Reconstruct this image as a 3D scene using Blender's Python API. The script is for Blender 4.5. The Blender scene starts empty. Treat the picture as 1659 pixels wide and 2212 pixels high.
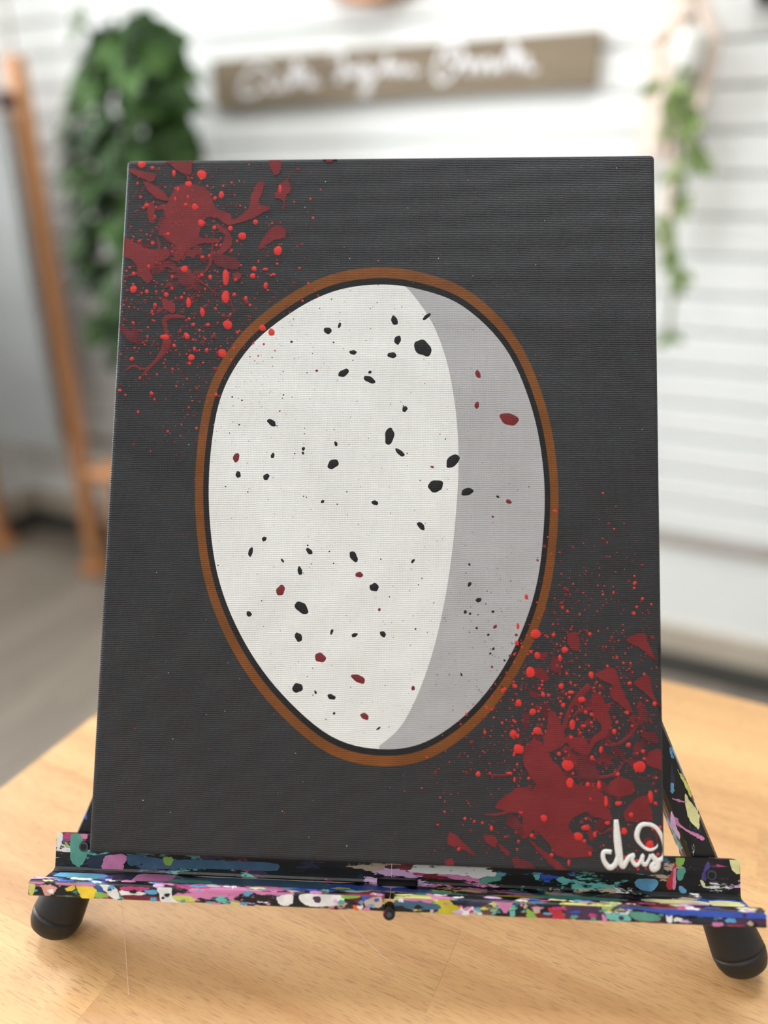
import bpy, bmesh, math, random
import numpy as np
from mathutils import Matrix, Vector, Euler

sc = bpy.context.scene
COL = sc.collection
rnd = random.Random(7)

# ------------------------------------------------------------------ camera
FPX, CX, CY, HZ = 1640.0, 829.5, 1106.0, 412.0
TH = math.atan((CY - HZ) / FPX)
CAM = np.array([0.0, 0.0, 1.11])
cd = bpy.data.cameras.new('camera')
cam = bpy.data.objects.new('camera', cd)
COL.objects.link(cam)
cam.location = CAM
cam.rotation_euler = (math.pi / 2 - TH, 0, 0)
cd.sensor_fit = 'VERTICAL'
cd.sensor_height = 36.0
cd.lens = FPX / 2212 * 36.0
cd.clip_start = 0.02
cd.dof.use_dof = True
cd.dof.focus_distance = 0.383
cd.dof.aperture_fstop = cd.lens / 13.0
sc.camera = cam

# ------------------------------------------------------------------ world, exposure
w = bpy.data.worlds.new('world')
sc.world = w
w.use_nodes = True
bg = w.node_tree.nodes['Background']
bg.inputs['Color'].default_value = (0.92, 0.96, 1.0, 1)
bg.inputs['Strength'].default_value = 3.0
sc.view_settings.view_transform = 'Standard'
sc.view_settings.look = 'None'
sc.view_settings.gamma = 1.0
sc.view_settings.use_curve_mapping = False
sc.view_settings.exposure = -0.06
CEIL_W, WIN_W = 15.0, 66.0

# ------------------------------------------------------------------ geometry from the photograph
RX = np.array([1.0, 0, 0])
FW = np.array([0, math.cos(TH), -math.sin(TH)])
UP = np.array([0, math.sin(TH), math.cos(TH)])


def ray(x, y):
    return RX * (x - CX) / FPX - UP * (y - CY) / FPX + FW


def onz(x, y, z):
    d = ray(x, y)
    return CAM + d * ((z - CAM[2]) / d[2])


def onplane(x, y, p, n):
    d = ray(x, y)
    return CAM + d * (np.dot(p - CAM, n) / np.dot(d, n))


# canvas pose (solved from its four corners for an 11 x 14 inch canvas)
O = np.array([-0.14440, 0.27630, 0.81260])
EX = np.array([0.99835, -0.05690, 0.00750]); EX /= np.linalg.norm(EX)
EY = np.array([0.0205, 0.4760, 0.8792]); EY -= EX * (EX @ EY); EY /= np.linalg.norm(EY)
EZ = np.cross(EX, EY)
CW, CH, CT = 0.2765, 0.3556, 0.0175
CM = Matrix(((EX[0], EY[0], EZ[0], O[0]), (EX[1], EY[1], EZ[1], O[1]), (EX[2], EY[2], EZ[2], O[2]), (0, 0, 0, 1)))


def L(x, y, z=0.0):
    """pixel -> canvas-local point on the plane at height z in front of the canvas face"""
    d = onplane(x, y, O + EZ * z, EZ) - O
    return np.array([d @ EX, d @ EY, d @ EZ])


TZ = 0.75
TU = np.array([0.9034, -0.4289, 0.0]); TU /= np.linalg.norm(TU)
TV = np.array([-TU[1], TU[0], 0.0]) * -1
TC = np.array([-0.1178, 0.6674, TZ])

# room: x along the back wall, y into it, z up; origin at the back left corner of the floor
WU = np.array([0.905, -0.425, 0.0]); WU /= np.linalg.norm(WU)
WN = np.array([-WU[1], WU[0], 0.0])
P0 = onz(1550, 1474, 0)
_d = ray(88, 1150)
_d2 = np.array([_d[0], _d[1]])
_t = np.dot((P0 - CAM)[:2], WN[:2]) / np.dot(_d2, WN[:2])
RO = np.array([_d2[0] * _t, _d2[1] * _t, 0.0])
RM = Matrix.Translation(Vector(RO)) @ Matrix.Rotation(math.atan2(WU[1], WU[0]), 4, 'Z')


def room(x, y, off=0.0):
    """pixel -> room coordinates on a plane parallel to the back wall, off metres in front of it"""
    p = onplane(x, y, RO - WN * off, WN) - RO
    return Vector((p @ WU, p @ WN, p[2]))


# ------------------------------------------------------------------ helpers
def lin(c):
    return tuple((v / 255 / 12.92) if v / 255 <= 0.04045 else ((v / 255 + 0.055) / 1.055) ** 2.4 for v in c)


def link(o, parent=None, M=None, kind=None, label=None, cat=None, group=None):
    COL.objects.link(o)
    if parent is not None:
        o.parent = parent
        if M is not None:
            o.matrix_local = M
    elif M is not None:
        o.matrix_world = M
    for k, v in (('kind', kind), ('label', label), ('category', cat), ('group', group)):
        if v:
            o[k] = v
    return o


def empty(name, M, label, cat, group=None):
    o = bpy.data.objects.new(name, None)
    o.empty_display_size = 0.05
    return link(o, None, M, None, label, cat, group)


def mesh(name, bm, mat, smooth=False):
    me = bpy.data.meshes.new(name)
    bmesh.ops.recalc_face_normals(bm, faces=bm.faces)
    bm.to_mesh(me)
    bm.free()
    if mat:
        me.materials.append(mat)
    if smooth:
        for p in me.polygons:
            p.use_smooth = True
    return me


def obj(name, bm, mat, parent=None, M=None, smooth=False, **kw):
    return link(bpy.data.objects.new(name, mesh(name, bm, mat, smooth)), parent, M, **kw)


def box(bm, x0, x1, y0, y1, z0, z1, bev=0.0, seg=1):
    r = bmesh.ops.create_cube(bm, size=1.0)
    for v in r['verts']:
        v.co = Vector((x0 if v.co.x < 0 else x1, y0 if v.co.y < 0 else y1, z0 if v.co.z < 0 else z1))
    if bev > 0:
        es = list({e for v in r['verts'] for e in v.link_edges})
        bmesh.ops.bevel(bm, geom=es, offset=bev, segments=seg, affect='EDGES', profile=0.5)
    return bm


def boxbm(*a, **k):
    return box(bmesh.new(), *a, **k)


def tube(bm, pts, rad, n=10, cap=True):
    pts = [Vector(p) for p in pts]
    if not hasattr(rad, '__len__'):
        rad = [rad] * len(pts)
    rings = []
    ref = None
    for i, p in enumerate(pts):
        t = (pts[min(i + 1, len(pts) - 1)] - pts[max(i - 1, 0)]).normalized()
        if ref is None:
            ref = t.orthogonal().normalized()
        ref = (ref - t * ref.dot(t)).normalized()
        b = t.cross(ref)
        rings.append([bm.verts.new(p + (ref * math.cos(a) + b * math.sin(a)) * rad[i]) for a in [2 * math.pi * k / n for k in range(n)]])
    for a, b in zip(rings, rings[1:]):
        for k in range(n):
            bm.faces.new((a[k], a[(k + 1) % n], b[(k + 1) % n], b[k]))
    if cap:
        bm.faces.new(rings[0][::-1])
        bm.faces.new(rings[-1])
    return bm


def tubebm(*a, **k):
    return tube(bmesh.new(), *a, **k)


def extrude_profile(bm, prof, x0, x1):
    """closed (y, z) profile swept along x"""
    a = [bm.verts.new((x0, y, z)) for y, z in prof]
    b = [bm.verts.new((x1, y, z)) for y, z in prof]
    n = len(prof)
    for k in range(n):
        bm.faces.new((a[k], a[(k + 1) % n], b[(k + 1) % n], b[k]))
    bm.faces.new(a[::-1])
    bm.faces.new(b)
    return bm


def catmull(pts, per=4, closed=True):
    pts = [np.array(p, float) for p in pts]
    n = len(pts)
    out = []
    rng = range(n) if closed else range(n - 1)
    for i in rng:
        if closed:
            p0, p1, p2, p3 = pts[i - 1], pts[i], pts[(i + 1) % n], pts[(i + 2) % n]
        else:
            p0, p1, p2, p3 = pts[max(i - 1, 0)], pts[i], pts[i + 1], pts[min(i + 2, n - 1)]
        for k in range(per):
            t = k / per
            out.append(0.5 * ((2 * p1) + (-p0 + p2) * t + (2 * p0 - 5 * p1 + 4 * p2 - p3) * t * t + (-p0 + 3 * p1 - 3 * p2 + p3) * t ** 3))
    if not closed:
        out.append(pts[-1])
    return out


# ------------------------------------------------------------------ materials
def newmat(name):
    m = bpy.data.materials.new(name)
    m.use_nodes = True
    nt = m.node_tree
    return m, nt, nt.nodes['Principled BSDF']


def nd(nt, t, **kw):
    n = nt.nodes.new(t)
    for k, v in kw.items():
        if k in n.inputs:
            n.inputs[k].default_value = v
        else:
            setattr(n, k, v)
    return n


def ramp(nt, stops, mode='LINEAR'):
    r = nt.nodes.new('ShaderNodeValToRGB')
    r.color_ramp.interpolation = mode
    e = r.color_ramp.elements
    while len(e) < len(stops):
        e.new(0.5)
    for el, (p, c) in zip(e, stops):
        el.position = p
        el.color = (c[0], c[1], c[2], 1) if hasattr(c, '__len__') else (c, c, c, 1)
    return r


def mapped(nt, scale, coord='Object', rot=(0, 0, 0), rand=False):
    tc = nt.nodes.new('ShaderNodeTexCoord')
    mp = nd(nt, 'ShaderNodeMapping')
    mp.inputs['Scale'].default_value = scale
    mp.inputs['Rotation'].default_value = rot
    if rand:
        oi = nt.nodes.new('ShaderNodeObjectInfo')
        ml = nd(nt, 'ShaderNodeMath', operation='MULTIPLY')
        ml.inputs[1].default_value = 37.0
        nt.links.new(oi.outputs['Random'], ml.inputs[0])
        ad = nd(nt, 'ShaderNodeVectorMath', operation='ADD')
        nt.links.new(tc.outputs[coord], ad.inputs[0])
        nt.links.new(ml.outputs[0], ad.inputs[1])
        nt.links.new(ad.outputs[0], mp.inputs['Vector'])
    else:
        nt.links.new(tc.outputs[coord], mp.inputs['Vector'])
    return mp


def simple(name, rgb, rough=0.6, noise=0.08, scale=20, metallic=0.0, spec=0.5, bump=0.0, coord='Object', stretch=(1, 1, 1)):
    m, nt, b = newmat(name)
    c = lin(rgb)
    b.inputs['Roughness'].default_value = rough
    b.inputs['Metallic'].default_value = metallic
    b.inputs['Specular IOR Level'].default_value = spec
    mp = mapped(nt, stretch, coord)
    n = nd(nt, 'ShaderNodeTexNoise', Scale=scale, Detail=4.0)
    nt.links.new(mp.outputs[0], n.inputs['Vector'])
    r = ramp(nt, [(0.3, [v * (1 - noise) for v in c]), (0.7, [min(1, v * (1 + noise)) for v in c])])
    nt.links.new(n.outputs['Fac'], r.inputs['Fac'])
    nt.links.new(r.outputs['Color'], b.inputs['Base Color'])
    if bump:
        bp = nd(nt, 'ShaderNodeBump', Strength=0.5, Distance=bump)
        nt.links.new(n.outputs['Fac'], bp.inputs['Height'])
        nt.links.new(bp.outputs[0], b.inputs['Normal'])
    return m


def weave_bump(nt, b, dist, strength=0.8):
    """linen weave: strong horizontal ribs, weaker vertical threads, in object space"""
    tc = nt.nodes.new('ShaderNodeTexCoord')
    ns = nd(nt, 'ShaderNodeTexNoise', Scale=90.0, Detail=3.0)
    nt.links.new(tc.outputs['Object'], ns.inputs['Vector'])
    mx = nd(nt, 'ShaderNodeMix', data_type='VECTOR')
    sub = nd(nt, 'ShaderNodeVectorMath', operation='SCALE')
    sub.inputs['Scale'].default_value = 0.0009
    nt.links.new(ns.outputs['Color'], sub.inputs[0])
    ad = nd(nt, 'ShaderNodeVectorMath', operation='ADD')
    nt.links.new(tc.outputs['Object'], ad.inputs[0])
    nt.links.new(sub.outputs[0], ad.inputs[1])
    nt.nodes.remove(mx)
    wy = nd(nt, 'ShaderNodeTexWave', bands_direction='Y', Scale=2 * math.pi / 20 / 0.00095, Distortion=0.6)
    wy.inputs['Detail Scale'].default_value = 3.0
    wx = nd(nt, 'ShaderNodeTexWave', bands_direction='X', Scale=2 * math.pi / 20 / 0.0008, Distortion=0.6)
    nt.links.new(ad.outputs[0], wy.inputs['Vector'])
    nt.links.new(ad.outputs[0], wx.inputs['Vector'])
    m1 = nd(nt, 'ShaderNodeMath', operation='MULTIPLY')
    m1.inputs[1].default_value = 0.35
    nt.links.new(wx.outputs['Fac'], m1.inputs[0])
    m2 = nd(nt, 'ShaderNodeMath', operation='ADD')
    nt.links.new(wy.outputs['Fac'], m2.inputs[0])
    nt.links.new(m1.outputs[0], m2.inputs[1])
    n2 = nd(nt, 'ShaderNodeTexNoise', Scale=500.0, Detail=2.0)
    nt.links.new(tc.outputs['Object'], n2.inputs['Vector'])
    m3 = nd(nt, 'ShaderNodeMath', operation='ADD')
    nt.links.new(m2.outputs[0], m3.inputs[0])
    nt.links.new(n2.outputs['Fac'], m3.inputs[1])
    bp = nd(nt, 'ShaderNodeBump', Strength=strength, Distance=dist)
    nt.links.new(m3.outputs[0], bp.inputs['Height'])
    nt.links.new(bp.outputs[0], b.inputs['Normal'])
    return m3


def paint(name, rgb, rough=0.5, noise=0.1, dist=0.00012, scale=60, spec=0.22):
    m, nt, b = newmat(name)
    c = lin(rgb)
    b.inputs['Roughness'].default_value = rough
    b.inputs['Specular IOR Level'].default_value = spec
    tc = nt.nodes.new('ShaderNodeTexCoord')
    n = nd(nt, 'ShaderNodeTexNoise', Scale=scale, Detail=5.0)
    nt.links.new(tc.outputs['Object'], n.inputs['Vector'])
    r = ramp(nt, [(0.3, [v * (1 - noise) for v in c]), (0.7, [min(1, v * (1 + noise)) for v in c])])
    nt.links.new(n.outputs['Fac'], r.inputs['Fac'])
    nt.links.new(r.outputs['Color'], b.inputs['Base Color'])
    weave_bump(nt, b, dist)
    return m


def wood(name, light, dark, grain=(3, 60, 60), fleck=None, rough=0.4, rand=True, var=0.18, coat=0.0):
    m, nt, b = newmat(name)
    b.inputs['Roughness'].default_value = rough
    b.inputs['Coat Weight'].default_value = coat
    b.inputs['Coat Roughness'].default_value = 0.25
    mp = mapped(nt, grain, rand=rand)
    n = nd(nt, 'ShaderNodeTexNoise', Scale=1.0, Detail=5.0, Roughness=0.6, Distortion=0.4)
    nt.links.new(mp.outputs[0], n.inputs['Vector'])
    r = ramp(nt, [(0.28, lin(dark)), (0.66, lin(light))])
    nt.links.new(n.outputs['Fac'], r.inputs['Fac'])
    out = r.outputs['Color']
    if fleck:
        mp2 = mapped(nt, fleck, rand=rand)
        n2 = nd(nt, 'ShaderNodeTexNoise', Scale=1.0, Detail=1.0)
        nt.links.new(mp2.outputs[0], n2.inputs['Vector'])
        r2 = ramp(nt, [(0.57, 0.0), (0.64, 1.0)])
        nt.links.new(n2.outputs['Fac'], r2.inputs['Fac'])
        mx = nd(nt, 'ShaderNodeMix', data_type='RGBA')
        f = nd(nt, 'ShaderNodeMath', operation='MULTIPLY')
        f.inputs[1].default_value = 0.42
        nt.links.new(r2.outputs['Color'], f.inputs[0])
        nt.links.new(f.outputs[0], mx.inputs[0])
        nt.links.new(out, mx.inputs[6])
        mx.inputs[7].default_value = (*[v * 0.45 for v in lin(dark)], 1)
        out = mx.outputs[2]
    oi = nt.nodes.new('ShaderNodeObjectInfo')
    hv = nd(nt, 'ShaderNodeHueSaturation')
    mr = nd(nt, 'ShaderNodeMapRange')
    mr.inputs['To Min'].default_value = 1 - var
    mr.inputs['To Max'].default_value = 1 + var
    nt.links.new(oi.outputs['Random'], mr.inputs['Value'])
    nt.links.new(mr.outputs[0], hv.inputs['Value'])
    nt.links.new(out, hv.inputs['Color'])
    nt.links.new(hv.outputs[0], b.inputs['Base Color'])
    return m


PAL = {'pink': (214, 130, 176), 'teal': (92, 158, 140), 'blue': (52, 86, 186), 'sky': (96, 158, 200), 'white': (232, 230, 228),
       'yellow': (236, 204, 58), 'navy': (38, 44, 66), 'green': (140, 182, 78), 'maroon': (120, 32, 48), 'red': (190, 48, 58),
       'purple': (78, 62, 128), 'tan': (196, 172, 150), 'lilac': (222, 180, 222), 'lime': (206, 208, 110), 'plum': (74, 48, 78),
       'magenta': (196, 62, 120), 'aqua': (110, 190, 180), 'orange': (226, 104, 44), 'cream': (226, 222, 160), 'slate': (66, 100, 128),
       'peach': (222, 160, 150), 'mustard': (196, 184, 40), 'brown': (110, 66, 44), 'black': (16, 16, 17)}


def splotched(name, scale=(60, 160, 160), thr=0.5, base=(14, 14, 15)):
    """black metal or plastic under dried paint: random palette patches"""
    m, nt, b = newmat(name)
    b.inputs['Roughness'].default_value = 0.38
    mp = mapped(nt, scale)
    ns = nd(nt, 'ShaderNodeTexNoise', Scale=1.6, Detail=4.0)
    nt.links.new(mp.outputs[0], ns.inputs['Vector'])
    sm = nd(nt, 'ShaderNodeVectorMath', operation='ADD')
    nt.links.new(mp.outputs[0], sm.inputs[0])
    nt.links.new(ns.outputs['Color'], sm.inputs[1])
    vo = nd(nt, 'ShaderNodeTexVoronoi', Scale=1.0)
    nt.links.new(sm.outputs[0], vo.inputs['Vector'])
    sp = nd(nt, 'ShaderNodeSeparateColor')
    nt.links.new(vo.outputs['Color'], sp.inputs[0])
    names = ['pink', 'teal', 'sky', 'white', 'navy', 'slate', 'lilac', 'plum', 'aqua', 'tan', 'maroon', 'blue', 'lime', 'magenta', 'black', 'white']
    r = ramp(nt, [(i / len(names), lin(PAL[k])) for i, k in enumerate(names)], 'CONSTANT')
    nt.links.new(sp.outputs[0], r.inputs['Fac'])
    mp2 = mapped(nt, [s * 0.7 for s in scale])
    n2 = nd(nt, 'ShaderNodeTexNoise', Scale=1.3, Detail=7.0, Roughness=0.7)
    nt.links.new(mp2.outputs[0], n2.inputs['Vector'])
    r2 = ramp(nt, [(thr - 0.01, 0.0), (thr + 0.02, 1.0)])
    nt.links.new(n2.outputs['Fac'], r2.inputs['Fac'])
    mx = nd(nt, 'ShaderNodeMix', data_type='RGBA')
    nt.links.new(r2.outputs['Color'], mx.inputs[0])
    mx.inputs[6].default_value = (*lin(base), 1)
    nt.links.new(r.outputs['Color'], mx.inputs[7])
    nt.links.new(mx.outputs[2], b.inputs['Base Color'])
    bp = nd(nt, 'ShaderNodeBump', Strength=0.7, Distance=0.0004)
    nt.links.new(n2.outputs['Fac'], bp.inputs['Height'])
    nt.links.new(bp.outputs[0], b.inputs['Normal'])
    return m


M_wall = simple('white_wall_paint', (241, 242, 240), 0.55, 0.02, 6)
M_slat = simple('white_slat_paint', (241, 242, 240), 0.5, 0.02, 5)
M_beige = simple('beige_baseboard', (190, 178, 162), 0.6, 0.05, 8)
M_dark = simple('dark_rubber_base', (70, 68, 64), 0.7, 0.1, 12)
M_trim = simple('taupe_ledge', (178, 170, 164), 0.6, 0.05, 9)
M_ceil = simple('ceiling_paint', (240, 240, 238), 0.8, 0.01, 6)
M_floor = wood('grey_floor_planks', (158, 147, 134), (126, 116, 105), (1.2, 26, 26), None, 0.45, True, 0.07)
M_table = wood('beech_staves', (219, 173, 118), (193, 142, 90), (2.2, 34, 34), (120, 2300, 2300), 0.42, True, 0.06, 0.04)
M_tableleg = simple('dark_metal_leg', (48, 48, 50), 0.4, 0.08, 30, 0.6)
M_signwood = wood('brown_sign_board', (140, 124, 100), (112, 98, 82), (4, 60, 60), None, 0.6, False, 0.0)
M_script = simple('white_lettering', (236, 234, 236), 0.5, 0.02, 30)
M_pine = wood('orange_pine', (206, 148, 102), (172, 116, 74), (30, 30, 2.5), None, 0.5, False, 0.0)
M_greycanvas = simple('grey_primed_cloth', (150, 151, 150), 0.85, 0.08, 4, bump=0.001)
M_rubber = simple('black_rubber', (24, 24, 25), 0.5, 0.15, 90, bump=0.0002)
M_black = simple('black_metal', (16, 16, 17), 0.35, 0.15, 60)
M_chrome = simple('steel_rivet', (92, 92, 98), 0.3, 0.1, 80, 0.9)
M_rope = simple('natural_cotton_rope', (226, 208, 194), 0.9, 0.1, 60, bump=0.001)
M_terra = simple('peach_terracotta', (214, 160, 126), 0.7, 0.08, 20)
M_pot = simple('white_ceramic', (226, 224, 218), 0.4, 0.03, 10)
M_soil = simple('dark_soil', (52, 40, 32), 0.95, 0.3, 80, bump=0.002)
M_stem = simple('green_stem', (92, 104, 58), 0.7, 0.15, 30)
M_brown = simple('brown_plastic', (70, 48, 44), 0.5, 0.1, 20)
M_thread = simple('pale_thread', (240, 214, 190), 0.6, 0.03, 30)
M_tray = splotched('painted_tray', (46, 150, 150), 0.50)
M_leg = splotched('painted_leg', (130, 60, 130), 0.56)
M_cloth = simple('raw_canvas_back', (205, 196, 178), 0.8, 0.05, 200)
M_bar = simple('pine_stretcher_bar', (205, 170, 122), 0.6, 0.08, 40)


def leafmat(name, a, b_):
    m, nt, b = newmat(name)
    oi = nt.nodes.new('ShaderNodeObjectInfo')
    r = ramp(nt, [(0.0, lin(a)), (1.0, lin(b_))])
    nt.links.new(oi.outputs['Random'], r.inputs['Fac'])
    mp = mapped(nt, (30, 30, 30))
    n = nd(nt, 'ShaderNodeTexNoise', Scale=1.0, Detail=3.0)
    nt.links.new(mp.outputs[0], n.inputs['Vector'])
    mx = nd(nt, 'ShaderNodeMix', data_type='RGBA', blend_type='MULTIPLY')
    mx.inputs[0].default_value = 0.35
    nt.links.new(r.outputs['Color'], mx.inputs[6])
    nt.links.new(n.outputs['Color'], mx.inputs[7])
    nt.links.new(mx.outputs[2], b.inputs['Base Color'])
    b.inputs['Roughness'].default_value = 0.6
    b.inputs['Specular IOR Level'].default_value = 0.15
    return m


M_leaf = leafmat('ivy_leaf', (28, 50, 22), (74, 106, 50))
M_leaf2 = leafmat('vine_leaf', (96, 118, 62), (150, 168, 108))


def emit(name, rgb, s):
    m, nt, b = newmat(name)
    b.inputs['Base Color'].default_value = (*lin(rgb), 1)
    b.inputs['Emission Color'].default_value = (*lin(rgb), 1)
    b.inputs['Emission Strength'].default_value = s
    return m


def glassmat():
    m, nt, b = newmat('window_glass')
    out = nt.nodes['Material Output']
    t = nt.nodes.new('ShaderNodeBsdfTransparent')
    g = nt.nodes.new('ShaderNodeBsdfGlossy')
    g.inputs['Roughness'].default_value = 0.02
    mx = nt.nodes.new('ShaderNodeMixShader')
    fr = nd(nt, 'ShaderNodeFresnel', IOR=1.3)
    nt.links.new(fr.outputs[0], mx.inputs[0])
    nt.links.new(t.outputs[0], mx.inputs[1])
    nt.links.new(g.outputs[0], mx.inputs[2])
    nt.links.new(mx.outputs[0], out.inputs['Surface'])
    return m


M_glass = glassmat()

# ------------------------------------------------------------------ the room
RW, RD, RH = 5.0, 5.2, 2.75


def rstruct(name, bm, mat, **kw):
    return obj(name, bm, mat, None, RM, kind='structure', **kw)


floor = rstruct('floor', boxbm(-0.15, RW + .15, -RD - .15, 0.15, -0.12, -0.008), M_dark)
pw = 0.18
i = 0
while i * pw < RW:
    y = -rnd.uniform(0.2, 1.2)
    y0 = 0.0
    x0, x1 = i * pw, min((i + 1) * pw, RW)
    while y0 > -RD:
        y1 = max(y, -RD)
        obj('plank', boxbm(x0 + .0006, x1 - .0006, y1 + .0006, y0 - .0006, -0.008, 0.0, bev=.0008), M_floor, floor)
        # object origin stays at the room corner; the material's per-object offset varies the grain
        y0 = y1
        y -= 1.22
    i += 1
# grain of the floor boards runs along y: rotate the texture by scaling
for n_ in M_floor.node_tree.nodes:
    if n_.type == 'MAPPING':
        n_.inputs['Scale'].default_value = (26, 1.2, 26)

rstruct('ceiling', boxbm(-.15, RW + .15, -RD - .15, .15, RH, RH + .1), M_ceil)
z_tr0 = room(1550, 1191).z     # underside of the ledge below the slats
z_tr1 = room(1550, 1163).z
z_bb = room(1550, 1366).z      # top of the beige baseboard
z_dk = room(1550, 1424).z      # top of the dark base strip
wall = rstruct('wall_back', boxbm(-.15, RW + .15, 0.012, .15, -0.1, RH), M_wall)
obj('lower_panel', boxbm(0, RW, 0.0, 0.012, z_bb, z_tr0), M_wall, wall)
pitch = 0.0765
z = z_tr1
sl = None
while z < RH - .01:
    zt = min(z + pitch - .009, RH)
    if sl is None:
        me = mesh('slat', boxbm(0, RW, -0.004, 0.012, 0, pitch - .009, bev=.003), M_slat)
        sl = me
    if zt - z > pitch - .0095:
        s = bpy.data.objects.new('slat', sl)
        link(s, wall, Matrix.Translation((0, 0, z)))
    z += pitch
rstruct('trim_1', boxbm(0, RW, -0.012, 0.012, z_tr0, z_tr1 - .004, bev=.003), M_trim)
rstruct('baseboard_back', boxbm(0, RW, -0.014, 0.012, z_dk, z_bb, bev=.004), M_beige)
rstruct('trim_2', boxbm(0, RW, -0.018, 0.012, 0.0, z_dk, bev=.004), M_dark)

# left wall with a window near the corner
WY0, WY1, WZ0, WZ1 = -2.15, -0.45, 0.85, 2.25
bm = bmesh.new()
box(bm, -.15, 0, -RD, WY0, 0, RH)
box(bm, -.15, 0, WY1, 0.0, 0, RH)
box(bm, -.15, 0, WY0, WY1, 0, WZ0)
box(bm, -.15, 0, WY0, WY1, WZ1, RH)
rstruct('wall_left', bm, M_wall)
rstruct('baseboard_left', boxbm(0, .014, -RD, -.02, z_dk, z_bb, bev=.004), M_beige)
rstruct('trim_3', boxbm(0, .018, -RD, -.02, 0, z_dk, bev=.004), M_dark)
rstruct('wall_right', boxbm(RW, RW + .15, -RD, 0, 0, RH), M_wall)
rstruct('wall_front', boxbm(-.15, RW + .15, -RD - .15, -RD, 0, RH), M_wall)
win = bpy.data.objects.new('window_1', None)
link(win, None, RM @ Matrix.Translation((-.08, (WY0 + WY1) / 2, WZ0)), kind='structure')
hw, hh = (WY1 - WY0) / 2, WZ1 - WZ0
for a in ((-hw, -hw + .05, 0, hh), (hw - .05, hw, 0, hh), (-hw + .05, hw - .05, 0, .05), (-hw + .05, hw - .05, hh - .05, hh), (-.025, .025, .05, hh - .05)):
    obj('window_frame', boxbm(-.03, .03, *a, bev=.004), M_pot, win)
for a in ((-hw + .05, -.025), (.025, hw - .05)):
    obj('pane', boxbm(-.003, .003, *a, .05, hh - .05), M_glass, win)
obj('window_sill', boxbm(.03, .12, -hw - .04, hw + .04, -.03, 0.0, bev=.005), M_pot, win)
la = bpy.data.lights.new('window_daylight', 'AREA')
la.shape = 'RECTANGLE'; la.size = hh - .1; la.size_y = 2 * hw - .1
la.energy = WIN_W
la.color = (0.95, 0.98, 1.0)
lo = bpy.data.objects.new('window_daylight', la)
COL.objects.link(lo)
lo.matrix_world = RM @ Matrix.Translation((-.16, (WY0 + WY1) / 2, (WZ0 + WZ1) / 2)) @ Matrix.Rotation(-math.pi / 2, 4, 'Y')

# ceiling light panels
M_diff = emit('lamp_diffuser', (255, 252, 248), 3.0)
where = ['over the hanging ivy', 'over the rope hanger', 'away from the slatted wall, nearest the window', 'away from the slatted wall and the window']
for k, (x, y) in enumerate([(0.85, -.8), (2.2, -.8), (0.85, -3.2), (2.2, -3.2)]):
    t = empty('ceiling_light', RM @ Matrix.Translation((x, y, RH)), 'flat white square ceiling light panel ' + where[k], 'ceiling light', 'ceiling light panels')
    bm = bmesh.new()
    for a in ((-.31, .31, -.31, -.29), (-.31, .31, .29, .31), (-.31, -.29, -.29, .29), (.29, .31, -.29, .29)):
        box(bm, *a, -.035, 0)
    obj('frame', bm, M_pot, t)
    obj('diffuser', boxbm(-.29, .29, -.29, .29, -.02, -.004), M_diff, t)
    ld = bpy.data.lights.new('panel_light', 'AREA')
    ld.shape = 'SQUARE'; ld.size = .56; ld.energy = CEIL_W; ld.color = (.93, .975, 1)
    lo = bpy.data.objects.new('panel_light', ld)
    COL.objects.link(lo)
    lo.parent = t
    lo.location = (0, 0, -.04)

# ------------------------------------------------------------------ table
TM = Matrix(((TU[0], -TV[0], 0, TC[0]), (TU[1], -TV[1], 0, TC[1]), (0, 0, 1, 0), (0, 0, 0, 1)))   # x along the back edge, -y to the viewer
TLEN, TDEP, SW = 1.5, 0.72, 0.0482
table = empty('work_table', TM, 'beech butcher-block work table carrying the tabletop easel', 'table')
obj('core_board', boxbm(.002, TLEN - .002, -TDEP + .002, -.002, TZ - .032, TZ - .006), M_bar, table)
v = 0.279 - 6 * SW
row = 0
while v < TDEP:
    a, b = max(v, 0.0), min(v + SW, TDEP)
    cuts = [0.0]
    c = 0.308 - 0.62 if row == 6 else -rnd.uniform(.1, .6)
    while c < TLEN:
        c += 0.62 if row == 6 else rnd.uniform(.5, .75)
        if c > .06:
            cuts.append(min(c, TLEN))
    for x0, x1 in zip(cuts, cuts[1:]):
        if x1 - x0 > .01:
            obj('plank', boxbm(x0, x1, -b, -a, TZ - .006, TZ, bev=.0001), M_table, table)
    v += SW
    row += 1
for x, y in ((.06, -.06), (TLEN - .06, -.06), (.06, -TDEP + .06), (TLEN - .06, -TDEP + .06)):
    obj('leg', boxbm(x - .03, x + .03, y - .03, y + .03, 0.0, TZ - .032, bev=.003), M_tableleg, table)
for y in (-.06, -TDEP + .06):
    obj('apron', boxbm(.09, TLEN - .09, y - .012, y + .012, TZ - .11, TZ - .032), M_tableleg, table)

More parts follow.
